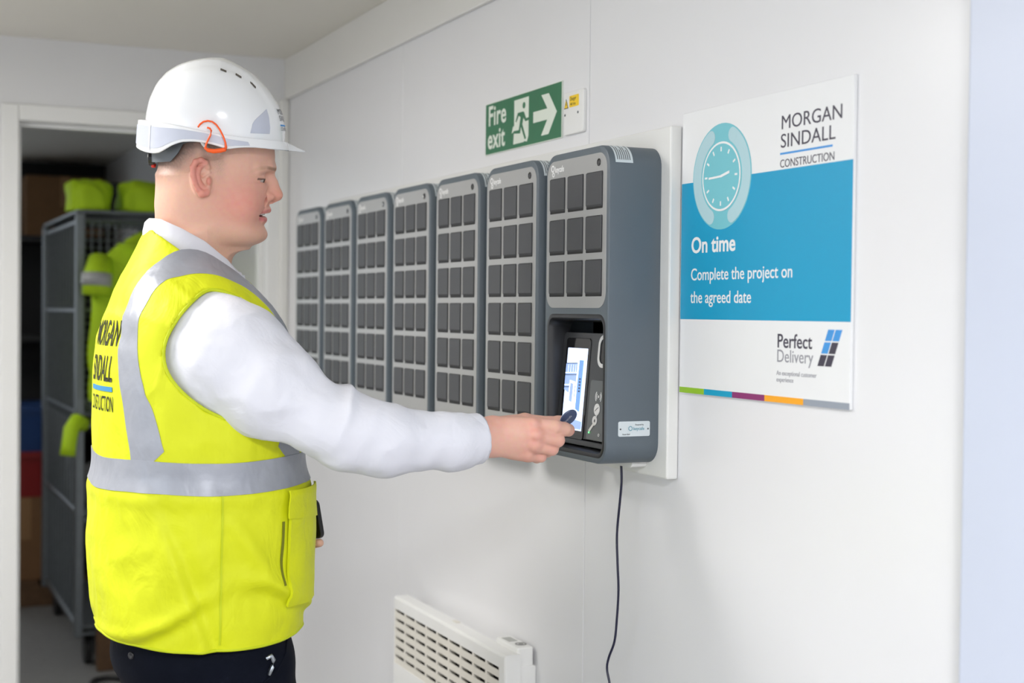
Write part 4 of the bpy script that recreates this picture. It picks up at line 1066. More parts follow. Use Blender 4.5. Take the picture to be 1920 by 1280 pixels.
finest = lambda P: (nrm(P - from_head(hd(500, 333, -.03))) < .026) | (nrm(P - from_head(hd(497, 399, -.012))) < .030) | (nrm(P - from_head(hd(512, 368, -.01))) < .022) | (nrm(P - from_head(hd(385, 333, -.09))) < .042)
refine(body, finest, body_sdf)
body['label'] = 'bare face, neck and hands'
# ---- skin colours as the face carries them: blush, lips, brows, cropped hair, stubble
Vb = get_co(body.data); Hq = to_head(Vb); HX = Hq[:, 0] * 1093 + 400; HY = 335 - Hq[:, 2] * 1067; AY = np.abs(Hq[:, 1])
C = np.tile(np.array(srgb(226, 178, 156)[:3]), (len(Vb), 1))
def blend(col, a):
    global C
    a = np.clip(a, 0, 1)[:, None]; C = C * (1 - a) + np.array(srgb(*col)[:3]) * a
sst = lambda x, a, b: np.clip((x - a) / (b - a), 0, 1) ** 2 * (3 - 2 * np.clip((x - a) / (b - a), 0, 1))
ishead = (Vb[:, 2] > 1.50) & (nrm(Vb - HO) < .28)
nz = wav(Vb, [(300, 120, 210), (-180, 260, 330), (420, -310, 150), (90, 500, -380)], [0, 1, 2, 3], [.25] * 4)
nz2 = np.random.default_rng(5).normal(size=len(Vb)) * .30
blend((220, 132, 120), ishead * 0.62 * np.exp(-((HX - 460) / 58) ** 2 - ((HY - 376) / 46) ** 2) * (1 + .12 * nz))
blend((222, 150, 128), ishead * 0.7 * np.exp(-((HX - 524) / 16) ** 2 - ((HY - 362) / 16) ** 2))
blend((214, 134, 120), ishead * 0.8 * sst(AY, .083, .088) * ((HX > 356) & (HX < 409) & (HY > 286) & (HY < 374)))
blend((226, 180, 152), ishead * 0.5 * sst(HY, 400, 455) * sst(HX, 505, 440))
blend((190, 150, 122), ishead * (0.26 + .12 * nz2) * sst(HY, 405, 440) * (HX > 395) * (HX < 500) * sst(HY, 480, 462))
# cropped hair fading out above and behind the ear
earm = (AY > .0865) & (HX > 356) & (HX < 409) & (HY > 286) & (HY < 374)
hairline = np.interp(HX, [280, 300, 345, 380, 396, 410, 440, 470, 520], [352, 358, 342, 306, 318, 322, 300, 286, 276])
fade = sst(HY, hairline + 8, hairline - 66)
blend((98, 80, 72), ishead * np.clip(fade * 1.05 + fade * .22 * nz2, 0, .92) * (HX < 480) * ~earm)
blend((160, 132, 116), ishead * .40 * np.clip(1 + nz2, 0, 1.5) * np.exp(-((HX - 418) / 11) ** 2 - ((HY - 310) / 26) ** 2) * ~earm)
# brows, lash line, lips, mouth
br_d = np.abs(HY - np.interp(HX, [466, 480, 492, 502, 510, 518], [321, 316.5, 312.5, 311, 312.5, 314.5]))
blend((186, 146, 120), ishead * .5 * sst(br_d, 5.2, 1.5) * (AY > .006) * sst(HX, 466, 498) * (HX < 519) * (AY < .062))
blend((112, 82, 60), ishead * .55 * sst(br_d, 4.5, 1.0) * (AY > .007) * sst(HX, 501, 509) * (AY < .045))
lash = np.exp(-((HY - np.interp(HX, [474, 480, 490, 500], [333.0, 332.6, 332.6, 333.4])) / 1.9) ** 2) * (HX > 476) * (HX < 503) * (AY > .018) * (AY < .050)
blend((58, 40, 34), ishead * .95 * lash)
blend((196, 132, 116), ishead * .35 * np.exp(-((HX - 490) / 10) ** 2 - ((HY - 339) / 3.0) ** 2) * (AY > .015))
up = np.exp(-((HY - np.interp(HX, [483, 498, 506], [398, 394, 391.5])) / 3.0) ** 2) * (HX > 475) * (AY < .033) * (HY < 397.5)
lo = np.exp(-((HY - np.interp(HX, [483, 492, 500], [401.5, 407, 408.5])) / 4.8) ** 2) * (HX > 475) * (AY < .033) * (HY > 400)
blend((196, 108, 108), ishead * .75 * up); blend((200, 104, 110), ishead * .85 * lo)
blend((96, 44, 42), ishead * (HX < 492) * (HX > 469) * (np.abs(HY - 399.6) < 3.0) * (AY < .0345) * .85)
blend((150, 84, 70), ishead * .5 * np.exp(-((HX - 513) / 4) ** 2 - ((HY - 374) / 2.5) ** 2))
# hands: rosier knuckles
hk = np.zeros(len(Vb))
for q, r in (((1001, 796, -.119), .017), ((1007, 815, -.1255), .018), ((1002, 835, -.121), .017), ((988, 852, -.110), .016), ((1044, 824, -.11), .012), ((1034, 841, -.105), .012), ((1014, 856, -.098), .012), ((925, 795, -.12), .022)):
    hk += np.exp(-(nrm(Vb - at(*q)) / r) ** 2)
blend((222, 146, 130), .6 * hk * (Vb[:, 0] > .3))
blend((230, 176, 160), (.5 + .3 * nz) * (nrm(Vb - HAND_C) < .13))
blend((224, 160, 146), .7 * (nrm(Vb - at(1073, 806, -.08)) < .010))
ca = body.data.color_attributes.new('tone', 'FLOAT_COLOR', 'POINT')
ca.data.foreach_set('color', np.concatenate([C, np.ones((len(C), 1))], 1).astype(np.float32).ravel())
nt = skin_mat.node_tree; b = nt.nodes['Principled BSDF']
vc = nt.nodes.new('ShaderNodeVertexColor'); vc.layer_name = 'tone'
tcn = nt.nodes.new('ShaderNodeTexCoord'); nn = nt.nodes.new('ShaderNodeTexNoise'); nn.inputs['Scale'].default_value = 140; nn.inputs['Detail'].default_value = 5
nt.links.new(tcn.outputs['Object'], nn.inputs['Vector'])
mx = nt.nodes.new('ShaderNodeMix'); mx.data_type = 'RGBA'; mx.blend_type = 'OVERLAY'; mx.inputs[0].default_value = 0.10
nt.links.new(vc.outputs['Color'], mx.inputs[6]); nt.links.new(nn.outputs['Color'], mx.inputs[7]); nt.links.new(mx.outputs[2], b.inputs['Base Color'])
bp = nt.nodes.new('ShaderNodeBump'); bp.inputs['Strength'].default_value = 0.12; bp.inputs['Distance'].default_value = 0.001
n3 = nt.nodes.new('ShaderNodeTexNoise'); n3.inputs['Scale'].default_value = 900; nt.links.new(tcn.outputs['Object'], n3.inputs['Vector'])
nt.links.new(n3.outputs['Fac'], bp.inputs['Height']); nt.links.new(bp.outputs['Normal'], b.inputs['Normal'])
b.inputs['Roughness'].default_value = 0.52; b.inputs['Subsurface Weight'].default_value = 0.12; b.inputs['Subsurface Radius'].default_value = (.010, .004, .002); b.inputs['Subsurface Scale'].default_value = 0.6
# ---- eyes and teeth
m_eye = mat('eye_white', (186, 174, 168), 0.2, var=0.01); m_iris = mat('iris_grey_brown', (78, 64, 54), 0.15, var=0.05)
for s in (-1, 1):
    bm = bmesh.new(); bmesh.ops.create_uvsphere(bm, u_segments=24, v_segments=16, radius=EYR); me = bpy.data.meshes.new('eye'); bm.to_mesh(me); bm.free()
    me.polygons.foreach_set('use_smooth', [True] * len(me.polygons))
    c = from_head(EYE * np.array([1, s, 1])); eo = link('eye', me, m_eye, body, tuple(c))
    g = HF * .93 - HL * .10 * s + np.array([0, 0, -.26]); g /= np.linalg.norm(g); a = np.cross(g, HL); a /= np.linalg.norm(a); l2 = np.cross(g, a)
    ring = []
    for k in range(7):
        r = .0070 * (1 - k / 6) + 1e-5; hgt = math.sqrt(EYR ** 2 - r * r) + .0003 + .0006 * (k / 6)
        ring.append([tuple(g * hgt + (a * math.cos(t) + l2 * math.sin(t)) * r) for t in np.linspace(0, 2 * math.pi, 20, endpoint=False)])
    mbi = MB(); mbi.rings(ring, False, True); mbi.build('iris', m_iris, eo, smooth=True)
tm = MB(); rings = []
for t in np.linspace(-1, 1, 25):
    x = hd(498.0, 0)[0] - .0140 * t * t - .0005 * (int((t + 1) * 6) % 2); y = .0235 * t
    rings.append([tuple(from_head(np.array([x + dx, y, (335 - py) / 1067]))) for dx, py in ((-.003, 393), (0.0, 393), (.0006, 397), (-.0004, 400.2), (-.003, 400.2))])
tm.rings(rings); tm.build('teeth', mat('teeth_white', (236, 230, 220), 0.25, var=0.01), body, smooth=True)
# ============================================================ CLOTHES
# ---- vest: torso cross-sections in the torso frame (forward, left, up)
_vt = [(.870, -.150, .160, .212), (.885, -.157, .168, .217), (.91, -.166, .178, .222), (.935, -.173, .184, .227), (.99, -.180, .190, .231), (1.05, -.181, .194, .234), (1.113, -.180, .191, .236), (1.197, -.175, .180, .236), (1.27, -.175, .174, .236),
       (1.334, -.174, .168, .233), (1.385, -.169, .156, .226), (1.428, -.160, .139, .216), (1.455, -.150, .120, .204), (1.48, -.140, .098, .182), (1.50, -.131, .080, .155), (1.52, -.122, .062, .125), (1.54, -.112, .046, .102), (1.565, -.100, .026, .084), (1.60, -.085, .0, .070)]
vest_loft = Loft([a[0] for a in _vt], [a[2] for a in _vt], [a[1] for a in _vt], [a[3] for a in _vt], p=2.35, pf=2.25)
def vest_outer(P):
    Qt = to_torso(P); d = vest_loft(Qt)
    z = P[:, 2]; low = np.clip((1.22 - z) / .2, 0, 1)
    f, s, zz = Qt[:, 0], Qt[:, 1], Qt[:, 2]
    # draped folds: diagonal pulls low on the side, finer creases everywhere
    G = np.stack([f * .8 + zz * .6, s, zz * .8 - f * .6], 1)
    fold = .0095 * low * (ridged(G * np.array([13, 9, 5]) + 3.1) - .6) + .0050 * (.35 + .65 * low) * (ridged(G[:, [2, 1, 0]] * np.array([16, 11, 7]) + 7.7) - .6)
    fold += .0022 * (ridged(np.stack([f, s, zz], 1) * np.array([34, 30, 24])) - .6)
    fold += .0055 * np.exp(-((zz - 1.43) / .08) ** 2) * (ridged(G * np.array([30, 10, 12]) + 1.3) - .6)
    # named drapes: an upright fold behind the right hip, pulls towards the pocket, a roll above the hem
    rs = -s
    v1 = (f + .118 - .35 * np.clip(1.20 - zz, 0, .3)); fold += np.where(rs > 0, low * (.0075 * np.exp(-((v1 + .020) / .016) ** 2) - .0065 * np.exp(-(v1 / .015) ** 2)), 0)
    v2 = (f - .045) * .80 + (zz - 1.06) * .60; fold += np.where(rs > .1, .0050 * np.exp(-(v2 / .014) ** 2) * np.exp(-((zz - 1.04) / .09) ** 2) - .004 * np.exp(-((v2 - .026) / .016) ** 2) * np.exp(-((zz - 1.04) / .09) ** 2), 0)
    v3 = zz - .958 - .05 * np.sin(14 * f + 1.0); fold += np.where(rs > 0, .0060 * np.exp(-(v3 / .014) ** 2) - .0050 * np.exp(-((v3 + .026) / .014) ** 2), 0) * np.clip(np.abs(f + .0) / .07, .25, 1)
    # crease under the waist tape at the back and the bulge of the hem
    fold += .004 * np.exp(-((zz - 1.145) / .018) ** 2) - .003 * np.exp(-((zz - 1.185) / .03) ** 2)
    return d - fold * 0.9
COL_X = [-.079, -.051, -.013, .025, .058, .079, .10]; COL_B = [1.584, 1.571, 1.547, 1.524, 1.504, 1.494, 1.475]; COL_T = [1.603, 1.600, 1.584, 1.563, 1.533, 1.503, 1.483]
def near_x(Fv, lat, Fc=-.006, rF=.080):
    s = np.sqrt(np.clip(1 - ((Fv - Fc) / rF) ** 2, 0, 1)); return Fv * TF[0] + lat * s * math.sin(TPSI)
FT = np.linspace(-.086, .074, 40)
VN_Z = np.interp(near_x(FT, .086), COL_X, COL_B)
def neckline(Fv): return np.where(Fv > .074, 1.476 - (Fv - .074) * 0.9, np.interp(Fv, FT, VN_Z))
AH = np.array([(.062, 1.447), (.036, 1.466), (.008, 1.479), (-.012, 1.483), (-.030, 1.477), (-.052, 1.459), (-.074, 1.433), (-.090, 1.404), (-.0955, 1.374), (-.090, 1.345), (-.069, 1.315), (-.034, 1.287), (.004, 1.270), (.045, 1.254), (.085, 1.262), (.108, 1.30), (.112, 1.36), (.095, 1.415)])
def poly_sdf(x, z, pg):
    d = np.full(len(x), 1e9); s = np.ones(len(x)); n = len(pg); j = n - 1
    for i in range(n):
        e = pg[j] - pg[i]; wx = x - pg[i, 0]; wz = z - pg[i, 1]
        t = np.clip((wx * e[0] + wz * e[1]) / (e @ e), 0, 1); d = np.minimum(d, (wx - e[0] * t) ** 2 + (wz - e[1] * t) ** 2)
        c1 = z >= pg[i, 1]; c2 = z < pg[j, 1]; c3 = e[0] * wz > e[1] * wx
        fl = (c1 & c2 & c3) | (~c1 & ~c2 & ~c3); s = np.where(fl, -s, s); j = i
    return s * np.sqrt(d)
def hem_z(f): return .893 + .30 * np.clip(np.abs(f) - .05, 0, 1) ** 1.6
def vest_sdf(P):
    Qt = to_torso(P); o = vest_outer(P)
    d = np.maximum(o, -(o + .0085))
    d = smax(d, Qt[:, 2] - neckline(Qt[:, 0]), .002)
    d = smax(d, hem_z(Qt[:, 0]) - Qt[:, 2], .002)
    a = poly_sdf(Qt[:, 0], Qt[:, 2], AH); side = .07 - np.abs(Qt[:, 1])
    return smax(d, -np.maximum(a, side), .002)
m_vest = mat('hi_vis_vest_yellow', (216, 222, 4), 0.62, var=0.03, nscale=9, bump=0.22, bscale=90)
fold_mat(m_vest, 16, .012, .35, (1, 1, .7), 3, 1.2)
V, Q = surface_nets(vest_sdf, (-.30, -.33, .855), (.30, .33, 1.63), 0.0040)
V = newton(vest_sdf, V, 2, cap=.002)
vest = np_mesh('hi_vis_vest', V, Q, m_vest, person)
vest['label'] = 'yellow hi-vis vest with silver reflective tape'
m_tape2 = mat('silver_reflective_tape', (160, 163, 172), 0.42, metal=0.2, var=0.05, nscale=30, bump=0.25, bscale=70)
fold_mat(m_tape2, 20, .010, .35, (1, 1, .5), 2, .8)
def torso_ring(zf, lo, hi, n=150, m=7, off=.0016, a0=0.0, a1=2 * math.pi):
    rows = []
    for k in range(n):
        a = a0 + (a1 - a0) * k / (n if a1 - a0 > 6.2 else n - 1); rows.append([(.40 * math.cos(a), .40 * math.sin(a), zf(a) + lo + (hi - lo) * j / (m - 1), a) for j in range(m)])
    R = np.array(rows); G = R.reshape(-1, 4); cen = np.stack([np.full(len(G), .005), np.zeros(len(G)), G[:, 2]], 1)
    P = from_torso(G[:, :3]); D = from_torso(cen) - P
    H = march(P, D, vest_outer, off, .42, 150)
    return H.reshape(n, m, 3)
wz = lambda a: 1.1815 + .004 * math.sin(a + .6) + .002 * math.sin(5 * a)
tp = strip('reflective_tape', torso_ring(wz, -.0255, .0255), m_tape2, vest, closed=True); thicken(tp, .0012)
def over_shoulder(sgn, w=.0235, n=90, m=7):
    rows = []
    for k in range(n):
        a = math.radians(-158 + 316 * k / (n - 1))                 # around from the back waist, over the shoulder, to the front waist
        row = []
        for j in range(m):
            s0 = .120 + .078 * math.sin(a / 2) ** 2
            s_ = sgn * (s0 + w * (2 * j / (m - 1) - 1))
            row.append((math.sin(a) * .34, s_, 1.335 + math.cos(a) * .34))
        rows.append(row)
    G = np.array(rows).reshape(-1, 3); cen = G.copy(); cen[:, 0] = 0.0; cen[:, 2] = 1.335
    P = from_torso(G); D = from_torso(cen) - P
    H = march(P, D, vest_outer, .0008, .34, 150).reshape(n, m, 3)
    keep = (H[:, m // 2, 2] > 1.188) & (H[:, m // 2, 2] < 1.60)
    return H[keep]
for sgn in (-1, 1):
    tp = strip('reflective_tape', over_shoulder(sgn), m_tape2, vest); thicken(tp, .0012)
# yellow binding round the armholes, neckline and hem
def bind(loop, r=.0032):
    mb = MB(); L = [tuple(p) for p in loop]; mb.tube(L + [L[0]], r, 6, caps=False); return mb
m_bind = mat('hi_vis_binding', (196, 208, 6), 0.6, var=0.02)
for sgn in (-1, 1):
    ah = []
    for i in range(len(AH)):
        a, b = AH[i], AH[(i + 1) % len(AH)]
        for t in (0, .33, .66): ah.append(a * (1 - t) + b * t)
    ah = np.array(ah); G = np.stack([ah[:, 0], np.full(len(ah), sgn * .36), ah[:, 1]], 1)
    H = march(from_torso(G), -sgn * TL[None], vest_outer, -.0015, .34, 160)
    for _ in range(3): H = (np.roll(H, 1, 0) + 2 * H + np.roll(H, -1, 0)) / 4
    bind(H).build('armhole_binding', m_bind, vest, smooth=True)
hz = torso_ring(lambda a: float(hem_z(np.array([.19 * math.cos(a)]))[0]) + .003, 0, .001, n=120, m=2, off=-.001)[:, 0]
bind(hz, .003).build('hem_binding', m_bind, vest, smooth=True)
# side seam, front pocket with its flap (right side of the vest)
def vest_patch(pts, nu, nv, off, name, m, th=.0022, par=None):
    """patch given by four corners as (angle degrees round the torso, z)"""
    (a0, z0), (a1, z1), (a2, z2), (a3, z3) = pts; rows = []
    for i in range(nu):
        u = i / (nu - 1); row = []
        for j in range(nv):
            v = j / (nv - 1)
            A = math.radians((a0 * (1 - u) + a1 * u) * (1 - v) + (a3 * (1 - u) + a2 * u) * v); Z = (z0 * (1 - u) + z1 * u) * (1 - v) + (z3 * (1 - u) + z2 * u) * v
            row.append((.4 * math.cos(A), .4 * math.sin(A), Z))
        rows.append(row)
    G = np.array(rows).reshape(-1, 3); cen = G.copy(); cen[:, 0] = .005; cen[:, 1] = 0
    P = from_torso(G); H = march(P, from_torso(cen) - P, vest_outer, off, .42, 150).reshape(nu, nv, 3)
    o = strip(name, H, m, par or vest); thicken(o, th); return o
vest_patch([(-92.4, .905), (-91.6, .905), (-91.6, 1.153), (-92.4, 1.153)], 2, 40, .0012, 'side_seam', m_bind, .001)
pk = vest_patch([(-62, .955), (-22, .955), (-22, 1.105), (-62, 1.118)], 16, 18, .0060, 'pocket', m_vest, .005)
vest_patch([(-64, 1.105), (-20, 1.088), (-20, 1.148), (-64, 1.152)], 16, 9, .0085, 'pocket_flap', m_vest, .003, pk)
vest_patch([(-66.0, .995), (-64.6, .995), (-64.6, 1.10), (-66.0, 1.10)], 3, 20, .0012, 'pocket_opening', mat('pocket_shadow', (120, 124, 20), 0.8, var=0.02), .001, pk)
# print on the back
def back_text(s, size, z, width, m, bold=0.0):
    o = text(s, 'back_print', size, m, vest, 0, 0, 0, bold=bold); me = o.data
    bm = bmesh.new(); bm.from_mesh(me); bmesh.ops.triangulate(bm, faces=bm.faces)
    for _ in range(2): bmesh.ops.subdivide_edges(bm, edges=[e for e in bm.edges if e.calc_length() > .006], cuts=1)
    bm.to_mesh(me); bm.free()
    A = get_co(me); x0, x1 = A[:, 0].min(), A[:, 0].max(); s_ = (A[:, 0] - (x0 + x1) / 2) * width / (x1 - x0)
    G = np.stack([np.full(len(A), -.36), -s_ - .048, z + A[:, 2]], 1)
    H = march(from_torso(G), TF[None], vest_outer, .0009, .3, 120); set_co(me, H)
m_vink = mat('vest_dark_print', (58, 60, 40), 0.6, var=0.0)
back_text('MORGAN', .060, 1.3880, .135, m_vink, .0008); back_text('SINDALL', .060, 1.3290, .13, m_vink, .0008)
back_text('CONSTRUCTION', .036, 1.2790, .135, m_vink, .0002)
def back_bar(z0, z1, s0, s1, m):
    rows = [[(-.36, -(s0 + (s1 - s0) * i / 20) - .048, z0 + (z1 - z0) * j / 3) for j in range(4)] for i in range(21)]
    G = np.array(rows).reshape(-1, 3); H = march(from_torso(G), TF[None], vest_outer, .0012, .3, 120).reshape(21, 4, 3)
    o = strip('back_print', H, m, vest); thicken(o, .0006)
back_bar(1.3120, 1.3200, -.066, .066, mat('vest_blue_print', (60, 140, 190), 0.6, var=0.0))

# ---- shirt: body under the vest, sleeves
def shirt_sdf(P):
    Qt = to_torso(P); d = vest_loft(Qt) + .0150
    d = smax(d, np.abs(Qt[:, 2] - 1.25) - .31, .004)
    arm = chain(P, ARM, [.084, .087, .0745, .0575, .0565, .0535, .0435, .0375], .022)
    m = arm < .05
    if m.any():
        p = P[m]; ax = ARM[7] - ARM[4]; L = np.linalg.norm(ax); t = ((p - ARM[4]) @ ax) / L / L; zc = p[:, 2] - 1.236
        el = np.exp(-((t + .02) / .26) ** 2)
        R = np.stack([(t - .55 * zc / .1 * .25) * 5.2, zc * 9, p[:, 1] * 9], 1)
        w = (.0030 + .0085 * el) * (ridged(R + 2.3) - .62) + .0042 * np.clip(1.1 - t, .35, 1) * (ridged(np.stack([t * 3.0 + zc * 10, zc * 24 - t * 2, p[:, 1] * 16], 1) + 5.1) - .62)
        q = p - ARM[1]; ua = ARM[3] - ARM[1]; tu = (q @ ua) / (ua @ ua); pe = p[:, 0] * .75 + p[:, 2] * .66
        w += .0065 * np.exp(-((tu - .62) / .42) ** 2) * (ridged(np.stack([tu * 2.2 + 1, pe * 15, p[:, 1] * 8], 1)) - .6)
        w += .0016 * (ridged(p * 42) - .6)
        arm[m] -= w
    d = smin(d, arm, .028)
    la = chain(P, [from_torso([-.02, .15, 1.43]), LSH, LEL, LEL * .35 + LWR * .65, LWR], [.07, .072, .060, .048, .038], .02)
    d = smin(d, la + .0015 * np.sin(70 * P[:, 0] + 60 * P[:, 2]), .028)
    # open cuff ends and neck
    for end, prev, r in ((ARM[7], ARM[6], .0320), (LWR, LEL, .0320)):
        ax = (end - prev) / np.linalg.norm(end - prev); t = (P - end) @ ax
        m = nrm(P - end) < .11
        d = np.where(m, smax(d, t - .004, .002), d)
        c = rcone(P, end - ax * .055, end + ax * .08, r, r); d = smax(d, -c, .002)
    qn = to_head(P); d = smax(d, -(neck_loft(qn) - .003), .003)
    return d
m_shirt = mat('white_cotton_shirt', (226, 226, 234), 0.72, var=0.012, nscale=14, bump=0.10, bscale=160)
fold_mat(m_shirt, 15, .010, .22, (1, 1, 1), 3, 1.4)
V, Q = surface_nets(shirt_sdf, (-.30, -.37, .87), (.60, .40, 1.60), 0.0042)
V = newton(shirt_sdf, V, 2, cap=.003)
shirt = np_mesh('shirt', V, Q, m_shirt, person); shirt['label'] = 'white long-sleeved shirt'
def cuff_mesh(end, prev, r0, r1, L, e=1.0):
    ax = (end - prev) / np.linalg.norm(end - prev); up = np.array([0, 0, 1.0]); s = np.cross(ax, up); s /= np.linalg.norm(s); u2 = np.cross(s, ax)
    prof = [(-L, r0 - .0035), (-L + .0015, r0), (-L * .5, (r0 + r1) / 2 + .0004), (.003, r1), (.0055, r1 - .001), (.0052, r1 - .0032), (-L * .5, r1 - .0045)]
    mb = MB(); mb.rings([[tuple(end + ax * (t + .0030 * math.sin(2 * a + 1)) + (s * math.cos(a) * .93 + u2 * math.sin(a) * 1.03) * r) for a in np.linspace(0, 2 * math.pi, 44, endpoint=False)] for t, r in prof], False, False)
    return mb.build('cuff', m_shirt, shirt, smooth=True)
cuff_mesh(ARM[7] - (ARM[7] - ARM[6]) * .10, ARM[6], .0445, .0415, .056); cuff_mesh(LWR, LEL, .0415, .040, .05)
# collar: stand and turned-down leaf round the neck
def collar_ring(rF, rL, zx, zt, Fc, gap=16):
    out = []
    for a in np.radians(np.linspace(gap, 360 - gap, 90)):
        f = Fc + rF * math.cos(a); l = rL * math.sin(a)
        z = np.interp(near_x(np.array([Fc + rF * math.cos(a)]), rL, Fc, rF), COL_X, zt)[0] + zx
        out.append(from_torso([f, l, z]))
    return out
cr_ = [collar_ring(.0745, .0640, -.012, COL_T, -.006), collar_ring(.0765, .0660, -.002, COL_T, -.006), collar_ring(.0795, .0690, .0008, COL_T, -.006), collar_ring(.0820, .0720, -.0015, COL_T, -.006), collar_ring(.0850, .0790, .014, COL_B, -.006), collar_ring(.0880, .0870, .000, COL_B, -.006), collar_ring(.0880, .0900, -.010, COL_B, -.006)]
cl = strip('collar', np.array(cr_), m_shirt, shirt); thicken(cl, -.0016)

# ---- trousers and shoes
m_tr = mat('navy_work_trousers', (10, 14, 26), 0.85, spec=0.12, var=0.06, nscale=20, bump=0.2, bscale=120)
tr_loft = Loft([.76, .79, .816, .873, .92, .96, 1.00], [.162, .167, .166, .158, .150, .145, .140], [-.105, -.122, -.136, -.143, -.142, -.140, -.135], [.185, .190, .193, .192, .186, .180, .172], p=2.4)
def trousers_sdf(P):
    Qt = to_torso(P); d = tr_loft(Qt)
    for s in (1, -1):
        e = chain(Qt, [(.030, s * .098, .86), (.040, s * .106, .52), (.010, s * .116, .09)], [.112, .088, .078], .03)
        d = smin(d, e, .03)
    d = d - .0035 * np.sin(40 * Qt[:, 0] + 30 * Qt[:, 2] + 20 * Qt[:, 1]) * .8 - .002 * np.sin(80 * Qt[:, 2] - 25 * Qt[:, 0])
    return smax(smax(d, .05 - Qt[:, 2], .004), Qt[:, 2] - .99, .004)
V, Q = surface_nets(trousers_sdf, (-.30, -.36, .02), (.30, .36, 1.02), 0.0075)
V = newton(trousers_sdf, V, 2, cap=.004)
trou = np_mesh('trousers', V, Q, m_tr, person); trou['label'] = 'dark navy trousers'
def on_trousers(ang, z, off):
    P = from_torso(np.array([[.4 * math.cos(math.radians(ang)), .4 * math.sin(math.radians(ang)), z]])); c = from_torso(np.array([[.02, 0, z]]))
    return march(P, c - P, trousers_sdf, off, .42, 150)[0]
bpt = on_trousers(-143, .873, .001); bn = from_torso(np.array([math.cos(math.radians(-143)), math.sin(math.radians(-143)), 0])); a = np.array([0, 0, 1.0]); l2 = np.cross(bn, a)
mb = MB(); mb.rings([[tuple(bpt + bn * h_ + (a * math.cos(t) + l2 * math.sin(t)) * r) for t in np.linspace(0, 2 * math.pi, 14, endpoint=False)] for h_, r in ((-.002, .0062), (.002, .0062), (.003, .0045), (.0018, .003))]); mb.build('pocket_button', mat('dark_button', (38, 38, 42), 0.35, var=0.02), trou, smooth=True)
clip_pts = [on_trousers(aa, zz, .0035) for aa, zz in ((-72, .872), (-69.5, .876), (-68, .868), (-69, .857), (-70.6, .844))]
mb = MB(); mb.tube([tuple(p) for p in clip_pts], [.0034, .0042, .0042, .0040, .003], 8); mb.build('pocket_clip', mat('steel_clip', (190, 196, 204), 0.2, metal=0.9, var=0.02), trou, smooth=True)
pso = [on_trousers(aa, zz, .001) for aa, zz in ((-54, .895), (-59, .872), (-66, .848), (-76, .825), (-84, .812))]
mb = MB(); mb.tube([tuple(p) for p in pso], .0022, 6); mb.build('pocket_edge', m_tr, trou, smooth=True)
def shoe_sdf(P, s):
    Qt = to_torso(P)
    d = chain(Qt, [(-.055, s * .118, .050), (.03, s * .125, .050), (.13, s * .140, .042), (.175, s * .146, .036)], [.046, .050, .046, .034], .03)
    d = smin(d, rcone(Qt, (-.03, s * .118, .06), (-.02, s * .117, .12), .046, .050), .03)
    return smax(d, .002 - Qt[:, 2], .006)
m_shoe = mat('black_boot_leather', (24, 23, 23), 0.4, var=0.05)
for s in (-1, 1):
    c = from_torso(np.array([.05, s * .125, .07]))
    V, Q = surface_nets(lambda P: shoe_sdf(P, s), c - np.array([.22, .22, .08]), c + np.array([.22, .22, .13]), .008)
    np_mesh('boot', newton(lambda P: shoe_sdf(P, s), V, 2), Q, m_shoe, person)
# ============================================================ HARD HAT, FOB, PHONE
m_hat = mat('white_gloss_shell', (240, 241, 243), 0.16, var=0.004, coat=0.4)
m_hatgrey = mat('helmet_grey_tape', (196, 200, 214), 0.3, var=0.02)
_ht = [(268, 272, 535.5, .1040), (265, 272, 535.5, .1045), (240, 273.5, 536, .1055), (219, 277, 531.5, .1045), (195, 283, 520.5, .1005), (167, 296, 500.5, .0915), (146, 315, 479, .0790), (133, 335, 457, .0640), (125, 356, 441, .0470), (120, 376, 429, .0300), (117.6, 393, 421, .0140)]
SH = Loft([(335 - a[0]) / 1067 for a in _ht], [(a[2] - 400) / 1093 for a in _ht], [(a[1] - 400) / 1093 for a in _ht], [a[3] for a in _ht], p=2.2)
def shell_pt(z, th, off=0.0):
    """point on the shell at height z, angle th (0 front, + left)"""
    f, b, w_ = SH.at(np.array([z])); f, b, w_ = f[0], b[0], w_[0]; m_ = (f + b) / 2; a_ = (f - b) / 2 + off; w_ = w_ + off
    c, s = math.cos(th), math.sin(th); r = (abs(c) ** 2.2 + abs(s) ** 2.2) ** (-1 / 2.2)
    x, y = m_ + a_ * c * r, w_ * s * r
    # raised crown band, front to back
    hgt = np.clip((z - .085) / .03, 0, 1)
    rid = .0046 * hgt * (1 - sst(abs(y), .049, .054))
    return np.array([x, y, z + rid + off * 0.4 * np.clip((z - .12) / .08, 0, 1)])
zs = [(335 - p) / 1067 for p in (268, 262, 254, 246, 238, 229, 219, 208, 196, 184, 173, 163, 154, 147, 141, 136, 131.5, 128, 125, 122.5, 120.5, 119, 118, 117.6)]
NT = 120
rows = [[from_head(shell_pt(z, 2 * math.pi * k / NT)) for k in range(NT)] for z in zs]
inner = [[from_head(shell_pt(z, 2 * math.pi * k / NT, -.003) - np.array([0, 0, .003 * np.clip((z - .1) / .08, 0, 1)])) for k in range(NT)] for z in zs]
mbh = MB(); mbh.rings([[tuple(p) for p in r] for r in inner[::-1] + rows], True, True)
hat = mbh.build('hard_hat', m_hat, person, smooth=True); hat['label'] = 'glossy white hard hat'
